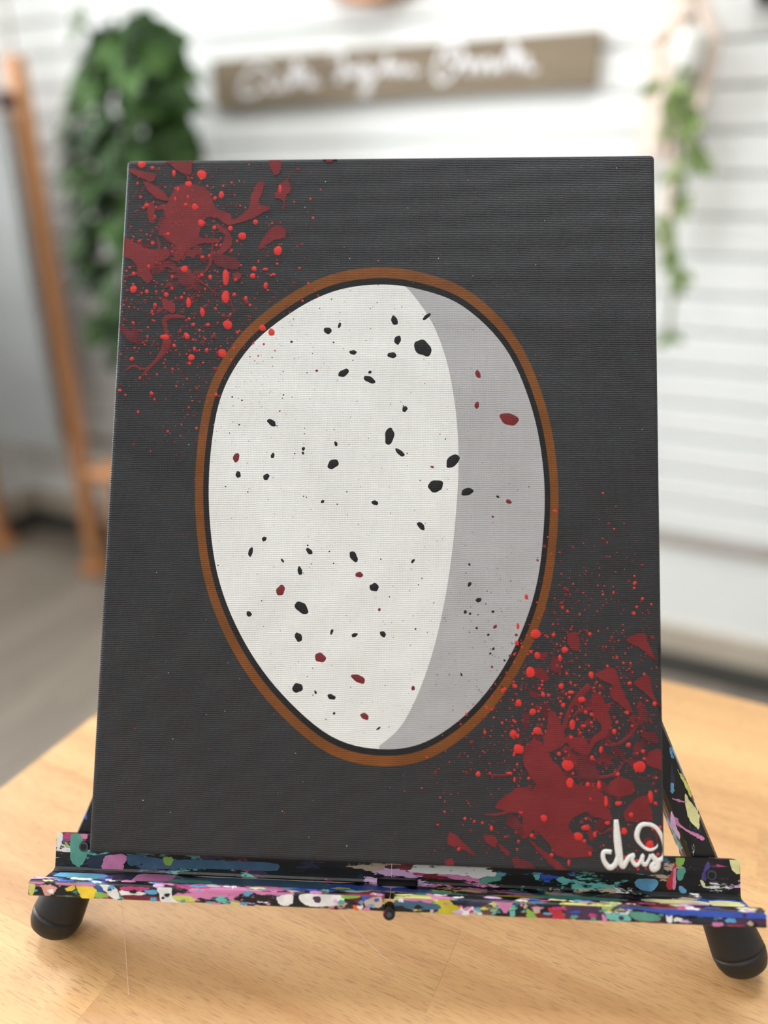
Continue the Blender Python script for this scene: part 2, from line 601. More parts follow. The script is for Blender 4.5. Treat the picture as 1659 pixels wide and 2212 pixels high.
# ------------------------------------------------------------------ painting: stretched canvas with a plain abstract picture
pic = empty('canvas_painting', CM, 'charcoal stretched canvas with red paint splatter in two corners, on the tabletop easel', 'painting')
M_char = paint('charcoal_acrylic', (53, 54, 57), 0.5, 0.06, 0.00022, 25, 0.2)
M_maroon = paint('maroon_acrylic', (120, 42, 46), 0.45, 0.14, 0.0001, 70)
M_maroon2 = paint('thin_maroon_acrylic', (98, 40, 46), 0.5, 0.25, 0.00018, 120)
M_red = paint('bright_red_acrylic', (214, 54, 50), 0.42, 0.12, 0.00006, 90)
M_white = paint('white_acrylic', (231, 232, 231), 0.5, 0.03, 0.0001, 30)
M_grey = paint('light_grey_acrylic', (178, 177, 180), 0.5, 0.04, 0.0001, 40)
M_blk = paint('black_acrylic', (32, 32, 34), 0.5, 0.1, 0.0001, 40)
M_bwn = paint('brown_acrylic', (122, 72, 32), 0.5, 0.16, 0.00014, 50)
M_sig = paint('white_signature_paint', (238, 236, 232), 0.5, 0.04, 0.00018, 60)

# canvas skin: front and wrapped sides with soft corners
bm = boxbm(0, CW, 0, CH, -CT, 0.0, bev=.0022, seg=3)
bm.faces.ensure_lookup_table()
back = [f for f in bm.faces if f.normal.z < -.99]
bmesh.ops.delete(bm, geom=back, context='FACES')
obj('canvas_cloth', bm, M_char, pic, smooth=False)
sb = .034
for a in ((.001, CW - .001, .001, sb), (.001, CW - .001, CH - sb, CH - .001), (.001, sb, sb, CH - sb), (CW - sb, CW - .001, sb, CH - sb)):
    obj('stretcher_bar', boxbm(*a, -CT - .0004, -.002), M_bar, pic)


def clampc(p):
    return (min(max(p[0], .0012), CW - .0012), min(max(p[1], .0012), CH - .0012))


def slab(bm, pts2, h, soft=None):
    """raised flat patch on the canvas face from a closed outline in canvas metres"""
    pts2 = [clampc(p) for p in pts2]
    n = len(pts2)
    top = [bm.verts.new((p[0], p[1], h)) for p in pts2]
    bot = [bm.verts.new((p[0], p[1], -.0003)) for p in pts2]
    try:
        bm.faces.new(top)
        for k in range(n):
            bm.faces.new((top[k], bot[k], bot[(k + 1) % n], top[(k + 1) % n]))
    except ValueError:
        pass


def px(pts, z=0.0):
    return [L(x, y, z)[:2] for x, y in pts]


def rough_outline(pts, amp, per=5):
    out = []
    q = catmull(pts, per)
    for p in q:
        out.append(p + np.array([rnd.gauss(0, amp), rnd.gauss(0, amp)]))
    return out


def disc(bm, x, y, rx, ry, h, n=12, irr=.12, rot=None):
    """small domed paint drop; centre and radii in pixels"""
    rot = rnd.uniform(0, 3.14) if rot is None else rot
    ph = [rnd.uniform(0, 6.28) for _ in range(3)]
    ring = []
    for k in range(n):
        a = 2 * math.pi * k / n
        s = 1 + irr * (math.sin(2 * a + ph[0]) * .5 + math.sin(3 * a + ph[1]) * .35 + math.sin(5 * a + ph[2]) * .3)
        dx, dy = rx * s * math.cos(a), ry * s * math.sin(a)
        ring.append((x + dx * math.cos(rot) - dy * math.sin(rot), y + dx * math.sin(rot) + dy * math.cos(rot)))
    r1 = [clampc(p) for p in px(ring)]
    r2 = [clampc(p) for p in px([(x + (a - x) * .6, y + (b - y) * .6) for a, b in ring])]
    c = clampc(L(x, y)[:2])
    vb = [bm.verts.new((p[0], p[1], .00001)) for p in r1]
    if max(rx, ry) < 4:
        vc = bm.verts.new((c[0], c[1], h))
        for k in range(n):
            bm.faces.new((vb[k], vb[(k + 1) % n], vc))
        return
    vm = [bm.verts.new((p[0], p[1], h * .85)) for p in r2]
    vc = bm.verts.new((c[0], c[1], h))
    for k in range(n):
        bm.faces.new((vb[k], vb[(k + 1) % n], vm[(k + 1) % n], vm[k]))
        bm.faces.new((vm[k], vm[(k + 1) % n], vc))


def ribbon(bm, pts, rads, h, lift=0.0, per=5, fat=1.0):
    q = catmull([(*p, r) for p, r in zip(pts, rads)], per, closed=False)
    rows = []
    for i_, p in enumerate(q):
        t = q[min(i_ + 1, len(q) - 1)][:2] - q[max(i_ - 1, 0)][:2]
        t = t / (np.linalg.norm(t) + 1e-9)
        nn = np.array([-t[1], t[0]])
        r = max(p[2] * fat, .2)
        row = []
        for f_, hh_ in ((-1, -.00005), (-.75, .75), (0, 1.0), (.75, .75), (1, -.00005)):
            c = clampc(L(*(p[:2] + nn * r * f_))[:2])
            row.append(bm.verts.new((c[0], c[1], lift + (h * hh_ if hh_ > 0 else hh_ - lift))))
        rows.append(row)
    for a, b in zip(rows, rows[1:]):
        for k in range(4):
            bm.faces.new((a[k], a[k + 1], b[k + 1], b[k]))
    bm.faces.new(rows[0])
    bm.faces.new(rows[-1])


# oval: a plain speckled egg in the photograph's colours
EGG = [(815, 615), (905, 625), (1000, 662), (1090, 750), (1145, 870), (1172, 1000), (1175, 1130), (1155, 1280), (1100, 1420), (1020, 1530),
       (920, 1602), (820, 1618), (715, 1590), (610, 1500), (530, 1390), (475, 1260), (453, 1120), (455, 980), (480, 850), (540, 750), (630, 675), (720, 630)]
egg = catmull(EGG, 6)


def grow(pts, side, bot):
    cx_, cy_ = 815, 1110
    out = []
    for p in pts:
        d = np.array([(p[0] - cx_) / 360.0, (p[1] - cy_) / 500.0])
        d /= np.linalg.norm(d)
        out.append((p[0] + d[0] * side, p[1] + d[1] * bot))
    return out


bm = bmesh.new(); slab(bm, px(grow(egg, 30, 37)), .00006); obj('brown_rim', bm, M_bwn, pic, label='brown painted outline of the oval')
bm = bmesh.new(); slab(bm, px(grow(egg, 12, 14)), .00010); obj('black_rim', bm, M_blk, pic, label='black painted outline inside the brown one')
bm = bmesh.new(); slab(bm, px(egg), .00014); obj('white_oval', bm, M_white, pic, label='off-white painted oval')
inner = [p for p in egg]
k0 = min(range(len(inner)), key=lambda k: abs(inner[k][0] - 880) + abs(inner[k][1] - 620))
k1 = min(range(len(inner)), key=lambda k: abs(inner[k][0] - 812) + abs(inner[k][1] - 1618))
arc = inner[k0:k1 + 1]
shade = catmull([(812, 1617), (872, 1560), (925, 1440), (962, 1290), (984, 1120), (990, 960), (972, 810), (935, 700), (880, 621)], 6, closed=False)
bm = bmesh.new(); slab(bm, px(list(arc) + list(shade)[1:-1]), .00018); obj('grey_crescent', bm, M_grey, pic, label='light grey painted crescent on the right of the oval')


def inegg(x, y, m=1.0):
    # even-odd test against the oval outline
    c = False
    n = len(egg)
    for k in range(n):
        a, b = egg[k], egg[k - 1]
        if (a[1] > y) != (b[1] > y) and x < (b[0] - a[0]) * (y - a[1]) / (b[1] - a[1]) + a[0]:
            c = not c
    return c


# dark red splashes (traced in two enlarged views of the photograph: top left, bottom right)
A1 = lambda q: [(240 + x / 3.318, 320 + y / 3.318) for x, y in q]
A2 = lambda q: [(950 + x / 3.318, 1250 + y / 3.318) for x, y in q]
SPL1 = [
    [(470, 280), (600, 265), (700, 310), (735, 400), (760, 440), (850, 470), (880, 510), (980, 440), (1000, 350), (1050, 250), (1100, 250), (1080, 330), (1060, 400), (1140, 430), (1020, 500), (900, 540), (830, 550), (760, 500), (690, 500), (650, 560), (640, 640), (760, 650), (770, 680), (640, 690), (540, 740), (500, 800), (440, 800), (470, 740), (450, 690), (350, 620), (350, 580), (390, 490), (380, 450)],
    [(830, 610), (870, 650), (850, 720), (780, 770), (740, 770), (790, 700)],
    [(1130, 590), (1180, 555), (1240, 570), (1250, 630), (1180, 660), (1120, 690), (1080, 725), (1060, 700)],
    [(1170, 350), (1230, 245), (1275, 245), (1285, 310), (1250, 350), (1240, 450), (1225, 370)],
    [(80, 640), (200, 690), (250, 720), (330, 725), (400, 720), (420, 780), (330, 820), (280, 880), (300, 930), (260, 970), (200, 900), (170, 820), (90, 760)],
    [(400, 90), (560, 85), (575, 180), (520, 185), (440, 130)],
    [(430, 810), (500, 870), (600, 900), (640, 950), (560, 985), (500, 980), (470, 900), (390, 830)],
    [(130, 150), (240, 170), (320, 190), (300, 240), (230, 220), (160, 190)],
    [(230, 240), (330, 280), (410, 350), (400, 380), (300, 340)],
    [(720, 760), (870, 780), (930, 840), (870, 870), (760, 840)],
    [(1520, 50), (1620, 50), (1580, 100), (1540, 95)],
    [(1130, 90), (1205, 70), (1215, 160), (1170, 190)],
    [(60, 1260), (160, 1330), (160, 1400), (80, 1330)],
    [(370, 1080), (450, 1110), (450, 1180), (380, 1150)],
    [(870, 900), (920, 895), (930, 930), (890, 955)]]
SPL2 = [
    [(780, 960), (820, 950), (870, 1050), (895, 1120), (860, 1200), (770, 1240), (750, 1150), (770, 1050)],
    [(1100, 840), (1150, 820), (1190, 900), (1210, 960), (1230, 1050), (1190, 1130), (1110, 1180), (1070, 1260), (1060, 1220), (1100, 1130), (1160, 1080), (1140, 1020), (1080, 980), (1110, 920)],
    [(610, 1220), (680, 1150), (750, 1200), (800, 1290), (860, 1350), (900, 1420), (1000, 1480), (1130, 1490), (1190, 1600), (1230, 1730), (1100, 1700), (1050, 1670), (980, 1700), (920, 1770), (980, 1850), (1090, 1930), (1060, 1990), (860, 1990), (780, 1900), (680, 1800), (620, 1860), (570, 1830), (590, 1700), (420, 1650), (420, 1600), (560, 1500), (680, 1520), (690, 1470), (640, 1400), (600, 1320)],
    [(1210, 1480), (1290, 1420), (1380, 1460), (1390, 1530), (1300, 1560), (1220, 1540)],
    [(1320, 1680), (1400, 1580), (1490, 1560), (1500, 1640), (1480, 1720), (1350, 1740)],
    [(900, 1150), (1040, 1150), (1060, 1260), (1000, 1250)],
    [(1050, 1260), (1100, 1330), (1140, 1380), (1130, 1430), (1000, 1420), (980, 1300)],
    [(1340, 430), (1460, 390), (1500, 480), (1550, 590), (1460, 510), (1380, 470)],
    [(1390, 740), (1500, 700), (1520, 800), (1610, 960), (1560, 900), (1470, 820)],
    [(790, 640), (820, 550), (870, 640), (860, 680)],
    [(1110, 690), (1240, 640), (1280, 720), (1320, 820), (1380, 960), (1290, 900), (1220, 830), (1240, 770)],
    [(640, 1870), (740, 1950), (860, 2040), (930, 2105), (850, 2090), (740, 1990)],
    [(520, 2000), (640, 2030), (700, 2105), (560, 2095)],
    [(80, 1820), (180, 1900), (260, 1990), (150, 1930), (60, 1900)],
    [(420, 1900), (500, 1960), (480, 1985), (430, 1930)],
    [(470, 1740), (540, 1700), (600, 1800), (590, 1850), (540, 1810)],
    [(910, 400), (980, 390), (1000, 510), (940, 500)],
    [(1520, 1230), (1620, 1250), (1610, 1370), (1480, 1320)],
    [(1440, 1100), (1540, 1100), (1560, 1180), (1480, 1160)],
    [(310, 1840), (400, 1850), (400, 1920), (350, 1900)],
    [(40, 2020), (90, 2010), (95, 2070), (50, 2065)],
    [(1590, 480), (1625, 480), (1625, 630), (1600, 600)]]
hh = .00016
for conv, lst in ((A1, SPL1), (A2, SPL2)):
    for k, q in enumerate(lst):
        bm = bmesh.new()
        hh += .000004
        slab(bm, px(rough_outline(conv(q), .9, 8)), hh)
        obj('paint_splash', bm, M_maroon if k < 5 or k % 3 else M_maroon2, pic)
web = random.Random(31)
for cx_, cy_, sx, sy, n_ in ((350, 520, 75, 95, 62), (1290, 1640, 85, 115, 72)):
    for k in range(n_):
        x, y = web.gauss(cx_, sx), web.gauss(cy_, sy)
        c = L(x, y)
        if not (.004 < c[0] < CW - .004 and .004 < c[1] < CH - .004) or inegg(x, y):
            continue
        a, r_ = web.uniform(0, 3.14), web.uniform(4, 15)
        ring = []
        for j in range(9):
            t = 2 * math.pi * j / 9
            q_ = r_ * web.uniform(.45, 1.35)
            dx, dy = q_ * 1.7 * math.cos(t), q_ * .7 * math.sin(t)
            ring.append((x + dx * math.cos(a) - dy * math.sin(a), y + dx * math.sin(a) + dy * math.cos(a)))
        bm = bmesh.new()
        slab(bm, px(rough_outline(ring, .5, 4)), .00008 + .0000008 * k)
        obj('paint_splash', bm, M_maroon2 if k % 3 else M_maroon, pic)
STR = [(A1, [(530, 1215), (450, 1205), (385, 1230), (395, 1320), (400, 1400), (360, 1480), (260, 1590), (210, 1650)], [3, 5, 6, 4, 10, 6, 3, 1]),
       (A1, [(90, 920), (170, 905), (280, 860), (420, 850), (560, 905), (660, 970), (770, 1060)], [1, 3, 2, 2, 3, 2, 1]),
       (A1, [(330, 640), (345, 700), (340, 760)], [2, 3, 2]), (A1, [(740, 600), (720, 760), (700, 850), (620, 940)], [1, 3, 3, 2]),
       (A1, [(850, 1080), (880, 1180)], [2, 1]), (A1, [(1260, 240), (1285, 180)], [2, 1]),
       (A1, [(100, 1600), (160, 1560), (240, 1585), (320, 1520)], [1, 3, 2, 2]),
       (A2, [(1075, 765), (1000, 840), (940, 920), (890, 1060), (860, 1110)], [8, 7, 5, 5, 2]), (A2, [(1250, 890), (1120, 930), (1000, 950), (950, 1000)], [2, 4, 4, 1]),
       (A2, [(950, 1420), (1130, 1425), (1250, 1400), (1330, 1300)], [1, 3, 3, 1]), (A2, [(1450, 930), (1420, 1040), (1340, 1140), (1260, 1190), (1160, 1190)], [1, 2, 4, 3, 1]),
       (A2, [(790, 1450), (800, 1560), (820, 1690)], [2, 3, 2]), (A2, [(700, 1480), (650, 1560), (560, 1640), (420, 1690), (320, 1690)], [3, 5, 4, 3, 1]),
       (A2, [(1160, 1830), (1240, 1790), (1310, 1800)], [1, 3, 2]), (A2, [(330, 1400), (450, 1410), (520, 1390)], [1, 3, 2]),
       (A2, [(1480, 1730), (1540, 1800), (1560, 1900)], [2, 3, 1])]
for conv, q, r in STR:
    bm = bmesh.new()
    ribbon(bm, conv(q), r, .00022)
    obj('paint_run', bm, M_maroon, pic)

# bright red drops
D1 = [(220, 115, 28, 28), (650, 190, 33, 33), (555, 258, 24, 24), (600, 420, 26, 26), (790, 335, 18, 28), (255, 410, 18, 16), (645, 535, 28, 28), (855, 575, 18, 18), (1035, 530, 18, 18), (940, 630, 28, 28), (1195, 735, 28, 34), (822, 925, 22, 62), (820, 1065, 26, 48), (525, 868, 27, 27), (835, 1265, 33, 33), (395, 1355, 23, 26), (1085, 1290, 28, 24), (1150, 1320, 26, 32), (795, 1470, 32, 32), (575, 1500, 22, 24), (555, 1105, 19, 34), (395, 1050, 16, 18), (655, 1175, 17, 34), (1025, 865, 18, 18), (1108, 985, 15, 24), (160, 1010, 24, 26), (270, 848, 14, 18), (315, 1125, 14, 15), (545, 1350, 18, 20), (1015, 915, 20, 18), (1212, 295, 14, 34), (480, 295, 10, 22), (450, 180, 13, 24), (580, 85, 16, 14), (710, 925, 14, 18), (650, 910, 14, 12), (965, 1078, 12, 18), (882, 1050, 14, 14), (435, 1003, 11, 12), (685, 1448, 13, 15), (597, 1440, 10, 18), (550, 350, 10, 16), (460, 365, 9, 18), (535, 405, 16, 12), (1105, 868, 20, 10), (505, 1070, 10, 14), (1190, 830, 9, 9), (1165, 905, 12, 10), (815, 1470, 8, 8), (1020, 1400, 12, 12), (1095, 1405, 12, 13), (1055, 1490, 9, 10), (1175, 1452, 9, 9), (995, 1495, 8, 8), (860, 1518, 10, 10)]
D2 = [(1430, 1345, 44, 44), (918, 1335, 42, 42), (930, 1465, 32, 44), (745, 1715, 32, 32), (650, 670, 35, 37), (685, 395, 36, 36), (565, 1220, 38, 34), (700, 1090, 30, 28), (950, 1045, 22, 36), (1015, 865, 32, 22), (870, 770, 20, 20), (990, 1850, 38, 32), (1045, 1785, 30, 20), (1510, 1565, 19, 46), (1190, 1600, 17, 42), (1140, 1480, 17, 32), (700, 550, 22, 26), (620, 130, 16, 22), (560, 340, 13, 28), (895, 510, 22, 22), (860, 570, 14, 24), (525, 1110, 26, 26), (665, 955, 24, 24), (1505, 1905, 30, 30), (1370, 1690, 20, 24), (1275, 1400, 16, 16), (1540, 895, 14, 18), (1360, 750, 16, 14), (1250, 1095, 16, 18), (1155, 1225, 13, 26), (1345, 960, 13, 15), (1085, 690, 18, 26), (940, 815, 24, 12), (1270, 565, 10, 11), (1452, 145, 10, 14), (1245, 100, 9, 11), (740, 830, 14, 18), (565, 890, 22, 26), (1030, 1055, 22, 10), (1090, 1285, 15, 18), (1060, 1475, 15, 20), (275, 1400, 16, 20), (550, 460, 18, 20), (450, 805, 12, 18), (240, 900, 9, 12), (190, 970, 10, 14), (910, 680, 10, 12), (1280, 1610, 24, 18), (1075, 1970, 14, 20), (925, 2035, 10, 24), (1110, 1835, 13, 22), (1200, 1750, 22, 14), (180, 1720, 10, 12), (305, 1750, 9, 10), (370, 1790, 12, 18), (500, 1395, 24, 10), (535, 1440, 8, 20), (1605, 1420, 12, 10), (1545, 1610, 14, 12), (1320, 1810, 24, 24), (580, 1675, 20, 8), (865, 880, 10, 10), (1380, 1055, 12, 12), (1045, 955, 14, 16)]
dr = 0
for conv, lst in ((A1, D1), (A2, D2)):
    for x, y, a, b in lst:
        (X, Y), = conv([(x, y)])
        bm = bmesh.new()
        disc(bm, X, Y, a / 3.318, b / 3.318, .00042, 14, .12, rot=0.0)
        obj('paint_drop', bm, M_red, pic, smooth=True)
        dr += 1

# fine spatter, far too many specks to count
fs_r, fs_m, fs_k, fs_w = bmesh.new(), bmesh.new(), bmesh.new(), bmesh.new()
for cx_, cy_, sx, sy, n_ in ((360, 560, 140, 170, 1900), (1240, 1560, 150, 180, 2100), (520, 760, 120, 120, 350), (1120, 1400, 110, 130, 450)):
    for _ in range(n_):
        x, y = rnd.gauss(cx_, sx), rnd.gauss(cy_, sy)
        c = L(x, y)
        if not (.002 < c[0] < CW - .002 and .002 < c[1] < CH - .002):
            continue
        r = min(.65 + rnd.expovariate(1.0), 5)
        if inegg(x, y):
            disc(fs_k if rnd.random() < .72 else fs_m, x, y, r * .85, r * rnd.uniform(.7, 1.1), .0003, 6, .1)
        else:
            disc(fs_r if rnd.random() < .5 else fs_m, x, y, r, r * rnd.uniform(.7, 1.2), .0003, 6, .1)
for _ in range(700):
    a, rr = rnd.uniform(0, 6.28), math.sqrt(rnd.random())
    x, y = 814 + 355 * rr * math.cos(a), 1110 + 495 * rr * math.sin(a)
    if inegg(x, y):
        r = min(.5 + rnd.expovariate(1.6), 3.5)
        disc(fs_k, x, y, r, r * rnd.uniform(.7, 1.1), .0003, 6, .1)
for _ in range(160):
    x, y = rnd.uniform(230, 1430), rnd.uniform(360, 1830)
    if not inegg(x, y):
        disc(fs_w if rnd.random() < .6 else fs_r, x, y, rnd.uniform(.4, 1.1), rnd.uniform(.4, 1.1), .00025, 6, .1)
obj('red_spatter', fs_r, M_red, pic, kind='stuff')
obj('maroon_spatter', fs_m, M_maroon, pic, kind='stuff')
obj('black_spatter', fs_k, M_blk, pic, kind='stuff')
obj('pale_spatter', fs_w, M_sig, pic, kind='stuff')

# loose egg mottling: irregular dark and maroon flecks scattered at random over the oval
mr_ = random.Random(23)
spots = []
tries = 0
while len(spots) < 64 and tries < 4000:
    tries += 1
    a, rr = mr_.uniform(0, 6.28), math.sqrt(mr_.random())
    x, y = 814 + 330 * rr * math.cos(a), 1115 + 470 * rr * math.sin(a)
    r = 4 + min(mr_.expovariate(.16), 17)
    if not (inegg(x + r * 1.6, y) and inegg(x - r * 1.6, y)):
        continue
    if any((x - q[0]) ** 2 + (y - q[1]) ** 2 < (r + q[2] + 10) ** 2 for q in spots):
        continue
    spots.append((x, y, r))
for k, (x, y, r) in enumerate(spots):
    bm = bmesh.new()
    disc(bm, x, y, r * mr_.uniform(.9, 1.5), r * mr_.uniform(.6, 1.0), .00032, 32, .15, rot=mr_.uniform(0, 3.1))
    obj('fleck', bm, M_maroon if k % 5 == 0 else M_blk, pic, smooth=True)

# signature
S = lambda q: [(1270 + x / 8.73, 1760 + y / 8.73) for x, y in q]
bm = bmesh.new()
ribbon(bm, S([(440, 705), (300, 700), (295, 850), (400, 990), (500, 950), (560, 830), (590, 700)]), [4.4, 4.2, 4.2, 5.2, 5, 5, 4], .0004, .0002, fat=1.2)
ribbon(bm, S([(530, 90), (550, 400), (585, 720), (620, 900), (665, 980), (730, 870), (790, 790), (880, 755)]), [4.2, 6.6, 6.8, 5.4, 4.6, 4.6, 4.4, 3.8], .0004, .0002, fat=1.2)
ribbon(bm, S([(860, 770), (835, 860), (910, 950), (985, 880), (1035, 760), (1025, 880), (1080, 945), (1145, 850), (1185, 745)]), [3.4, 3.6, 4, 3, 3.4, 3.4, 3.8, 2.8, 3], .0004, .0002, fat=1.2)
ribbon(bm, S([(1190, 745), (1260, 830), (1310, 900), (1300, 990), (1230, 1025), (1215, 950), (1330, 870), (1420, 800), (1445, 650), (1410, 450), (1300, 260), (1150, 180), (1000, 200), (930, 330), (930, 450), (1000, 560), (1090, 635), (1190, 660), (1290, 610), (1312, 550)]),
       [4, 5, 5.6, 6, 5.6, 5, 4.6, 4, 3.4, 3.8, 3.8, 4, 4.6, 5, 4.4, 3.2, 3, 3, 1.6, .4], .0004, .0002, fat=1.2)
obj('signature', bm, M_sig, pic, label='white brushed signature in the corner of the canvas', smooth=True)

# ------------------------------------------------------------------ tabletop easel
ez = empty('tabletop_easel', CM, 'black folding tabletop easel crusted with paint, on the beech table', 'easel')
mm = .001
XL, XC, XR = -24.8 * mm, 147.6 * mm, 318 * mm
ZF = -18.6 * mm            # front surface of the back flange
YF = -15.4 * mm            # top of the tray floor
ZL0, ZL1 = -4.5 * mm, 2 * mm
YL0, YL1 = -20.6 * mm, -13.4 * mm


def lip_profile():
    z0, z1, y0, y1, r = ZL0, ZL1, YL0, YL1, 1.6 * mm
    pr = [(y0 + .6 * mm, z0), (y0, z0 + .6 * mm), (y0, z1 - .8 * mm), (y0 + .8 * mm, z1)]
    for k in range(5):
        a = math.pi / 2 * k / 4
        pr.append((y1 - r + r * math.sin(a), z1 - r + r * math.cos(a)))
    for k in range(5):
        a = math.pi / 2 * k / 4
        pr.append((y1 - r + r * math.cos(a), z0 + r - r * math.sin(a)))
    return pr


trays = []
for x0, x1, lx0, lx1, side in ((XL, XC - .12 * mm, -27.6 * mm, XC - 2.2 * mm, -1), (XC + .12 * mm, XR, XC + 2.2 * mm, 321.2 * mm, 1)):
    bm = bmesh.new()
    # flange with rounded outer top corner
    r = 3 * mm
    yt = 2.7 * mm
    out = []
    if side < 0:
        out = [(x1, YF - 1.6 * mm), (x1, yt)] + [(x0 + r - r * math.sin(a), yt - r + r * math.cos(a)) for a in [math.pi / 2 * k / 4 for k in range(5)]] + [(x0, YF - 1.6 * mm)]
    else:
        out = [(x0, YF - 1.6 * mm), (x0, yt)] + [(x1 - r + r * math.sin(a), yt - r + r * math.cos(a)) for a in [math.pi / 2 * k / 4 for k in range(5)]] + [(x1, YF - 1.6 * mm)]
    fa = [bm.verts.new((x, y, ZF)) for x, y in out]
    fb = [bm.verts.new((x, y, ZF - 1.6 * mm)) for x, y in out]
    n = len(out)
    bm.faces.new(fa)
    bm.faces.new(fb[::-1])
    for k in range(n):
        bm.faces.new((fa[k], fb[k], fb[(k + 1) % n], fa[(k + 1) % n]))
    t = obj('tray_half', bm, M_tray, ez)
    trays.append(t)
    obj('tray_floor', boxbm(x0, x1, YF - 1.6 * mm, YF, ZF, ZL0 + .5 * mm), M_tray, t)
    bm = bmesh.new()
    extrude_profile(bm, lip_profile(), lx0, lx1)
    obj('tray_lip', bm, M_tray, t)
    # small rolled fillet where floor meets flange
    bm = bmesh.new()
    extrude_profile(bm, [(YF, ZF), (YF + 1.6 * mm, ZF), (YF + .5 * mm, ZF + .5 * mm), (YF, ZF + 1.6 * mm)], x0, x1)
    obj('fillet', bm, M_tray, t)
    # thin ledge behind the picture on which it stands
    obj('rest_ledge', boxbm(.03 if side < 0 else .16, .12 if side < 0 else .25, -1.4 * mm, -.05 * mm, ZF, -7 * mm), M_black, t)

# centre hinge
bm = bmesh.new()
tube(bm, [(XC, -21.2 * mm, ZL0), (XC, -21.2 * mm, ZL1 + .8 * mm)], 2.9 * mm, 16)
hinge = obj('hinge_barrel', bm, M_leg, ez)
obj('hinge_pin', tubebm([(XC, -21.2 * mm, ZL1 + .8 * mm), (XC, -21.2 * mm, ZL1 + 1.5 * mm)], 1.3 * mm, 12), M_chrome, hinge)
obj('hinge_plate', boxbm(XC - 7 * mm, XC + 13 * mm, YF + .1 * mm, YF + 3.4 * mm, ZF + .2 * mm, ZF + 4.5 * mm, bev=.8 * mm), M_black, ez)

# legs
XM = CW / 2 + 8 * mm
legs = {}
for side, x_at0 in ((-1, -10.0 * mm), (1, 302.6 * mm)):
    d = Vector((-side * .4, 1, 0)).normalized()
    s_ = d.cross(Vector((0, 0, 1)))
    base = Vector((x_at0, 0, -28.6 * mm))
    bm = bmesh.new()
    # D-shaped channel
    prof = []
    hw_, hd = 7.7 * mm, 7.6 * mm
    for k in range(9):
        a = math.pi * k / 8
        prof.append((hw_ * math.cos(a), min(hd * math.sin(a) * 1.35, hd)))
    prof += [(-hw_, -hd), (hw_, -hd)]
    p0, p1 = base + d * (-.040), base + d * .345
    ra = [bm.verts.new(p0 + s_ * a + Vector((0, 0, b))) for a, b in prof]
    rb = [bm.verts.new(p1 + s_ * a + Vector((0, 0, b))) for a, b in prof]
    n = len(prof)
    for k in range(n):
        bm.faces.new((ra[k], ra[(k + 1) % n], rb[(k + 1) % n], rb[k]))
    bm.faces.new(ra[::-1]); bm.faces.new(rb)
    leg = obj('leg', bm, M_leg, ez)
    legs[side] = leg
    # rubber foot: flared cup with a closed rounded sole
    prof2 = [(-.001, 9.3), (0, 9.9), (.008, 10.9), (.018, 11.9), (.0270, 12.75), (.0282, 12.85), (.0284, 12.3), (.0292, 12.3), (.0294, 12.95), (.0305, 13.0), (.0345, 12.4), (.0375, 11.0), (.0392, 8.6), (.0398, 5.0), (.0399, .5)]
    ax = -d
    worst = None
    st = .020
    for _ in range(30):
        low = 9
        for s, r in prof2:
            for k in range(24):
                a = 2 * math.pi * k / 24
                p = CM @ (base + ax * (st + s) + (s_ * math.cos(a) + Vector((0, 0, 1)) * math.sin(a)) * r * mm)
                low = min(low, p.z)
        st += (low - TZ - .0003) / .83
    bm = bmesh.new()
    rings = []
    for s, r in prof2:
        rings.append([bm.verts.new(base + ax * (st + s) + (s_ * math.cos(a) + Vector((0, 0, 1)) * math.sin(a)) * r * mm) for a in [2 * math.pi * k / 24 for k in range(24)]])
    for a, b in zip(rings, rings[1:]):
        for k in range(24):
            bm.faces.new((a[k], a[(k + 1) % 24], b[(k + 1) % 24], b[k]))
    bm.faces.new(rings[0]); bm.faces.new(rings[-1])
    obj('rubber_foot', bm, M_rubber, leg, smooth=True)
    # rivet through the flange
    bx_ = (-10.0 if side < 0 else 304.0) * mm
    by_ = (-3.4 if side < 0 else -4.7) * mm
    bm = bmesh.new()
    tube(bm, [(bx_, by_, ZF), (bx_, by_, ZF + 1.2 * mm)], [2.6 * mm, 2.4 * mm], 20)
    rv = obj('rivet', bm, M_chrome, ez)
    obj('rivet_core', tubebm([(bx_, by_, ZF + 1.2 * mm), (bx_, by_, ZF + 1.3 * mm)], 1.6 * mm, 16), M_black, rv)
# head joining the legs behind the picture, and the rear leg
hx = 146.3 * mm
obj('head_block', boxbm(hx - .036, hx + .036, .305, .345, -45 * mm, -20.5 * mm, bev=.004), M_black, ez)
inv = CM.inverted()
topw = CM @ Vector((hx, .325, -.046))
footw = Vector((topw.x + .012, topw.y + .072, TZ + .0155))
dirw = (footw - topw).normalized()
bm = tubebm([inv @ topw, inv @ footw], .0065, 14)
rl = obj('rear_leg', bm, M_black, ez)
bm = tubebm([inv @ (footw - dirw * .026), inv @ (footw - dirw * .002), inv @ (footw + dirw * .006), inv @ (footw + dirw * .0105)], [.0098, .0122, .0122, .008], 18)
obj('rubber_foot', bm, M_rubber, rl, smooth=True)
obj('brace', tubebm([Vector((.075, .12, -.037)), Vector((.218, .12, -.037))], .003, 8), M_black, ez)

# dried paint dabs on the tray and leg, each a raised blob
pm = {k: simple('dab_' + k, v, 0.42, 0.16, 160, bump=.0003) for k, v in PAL.items()}
dab_rnd = random.Random(5)


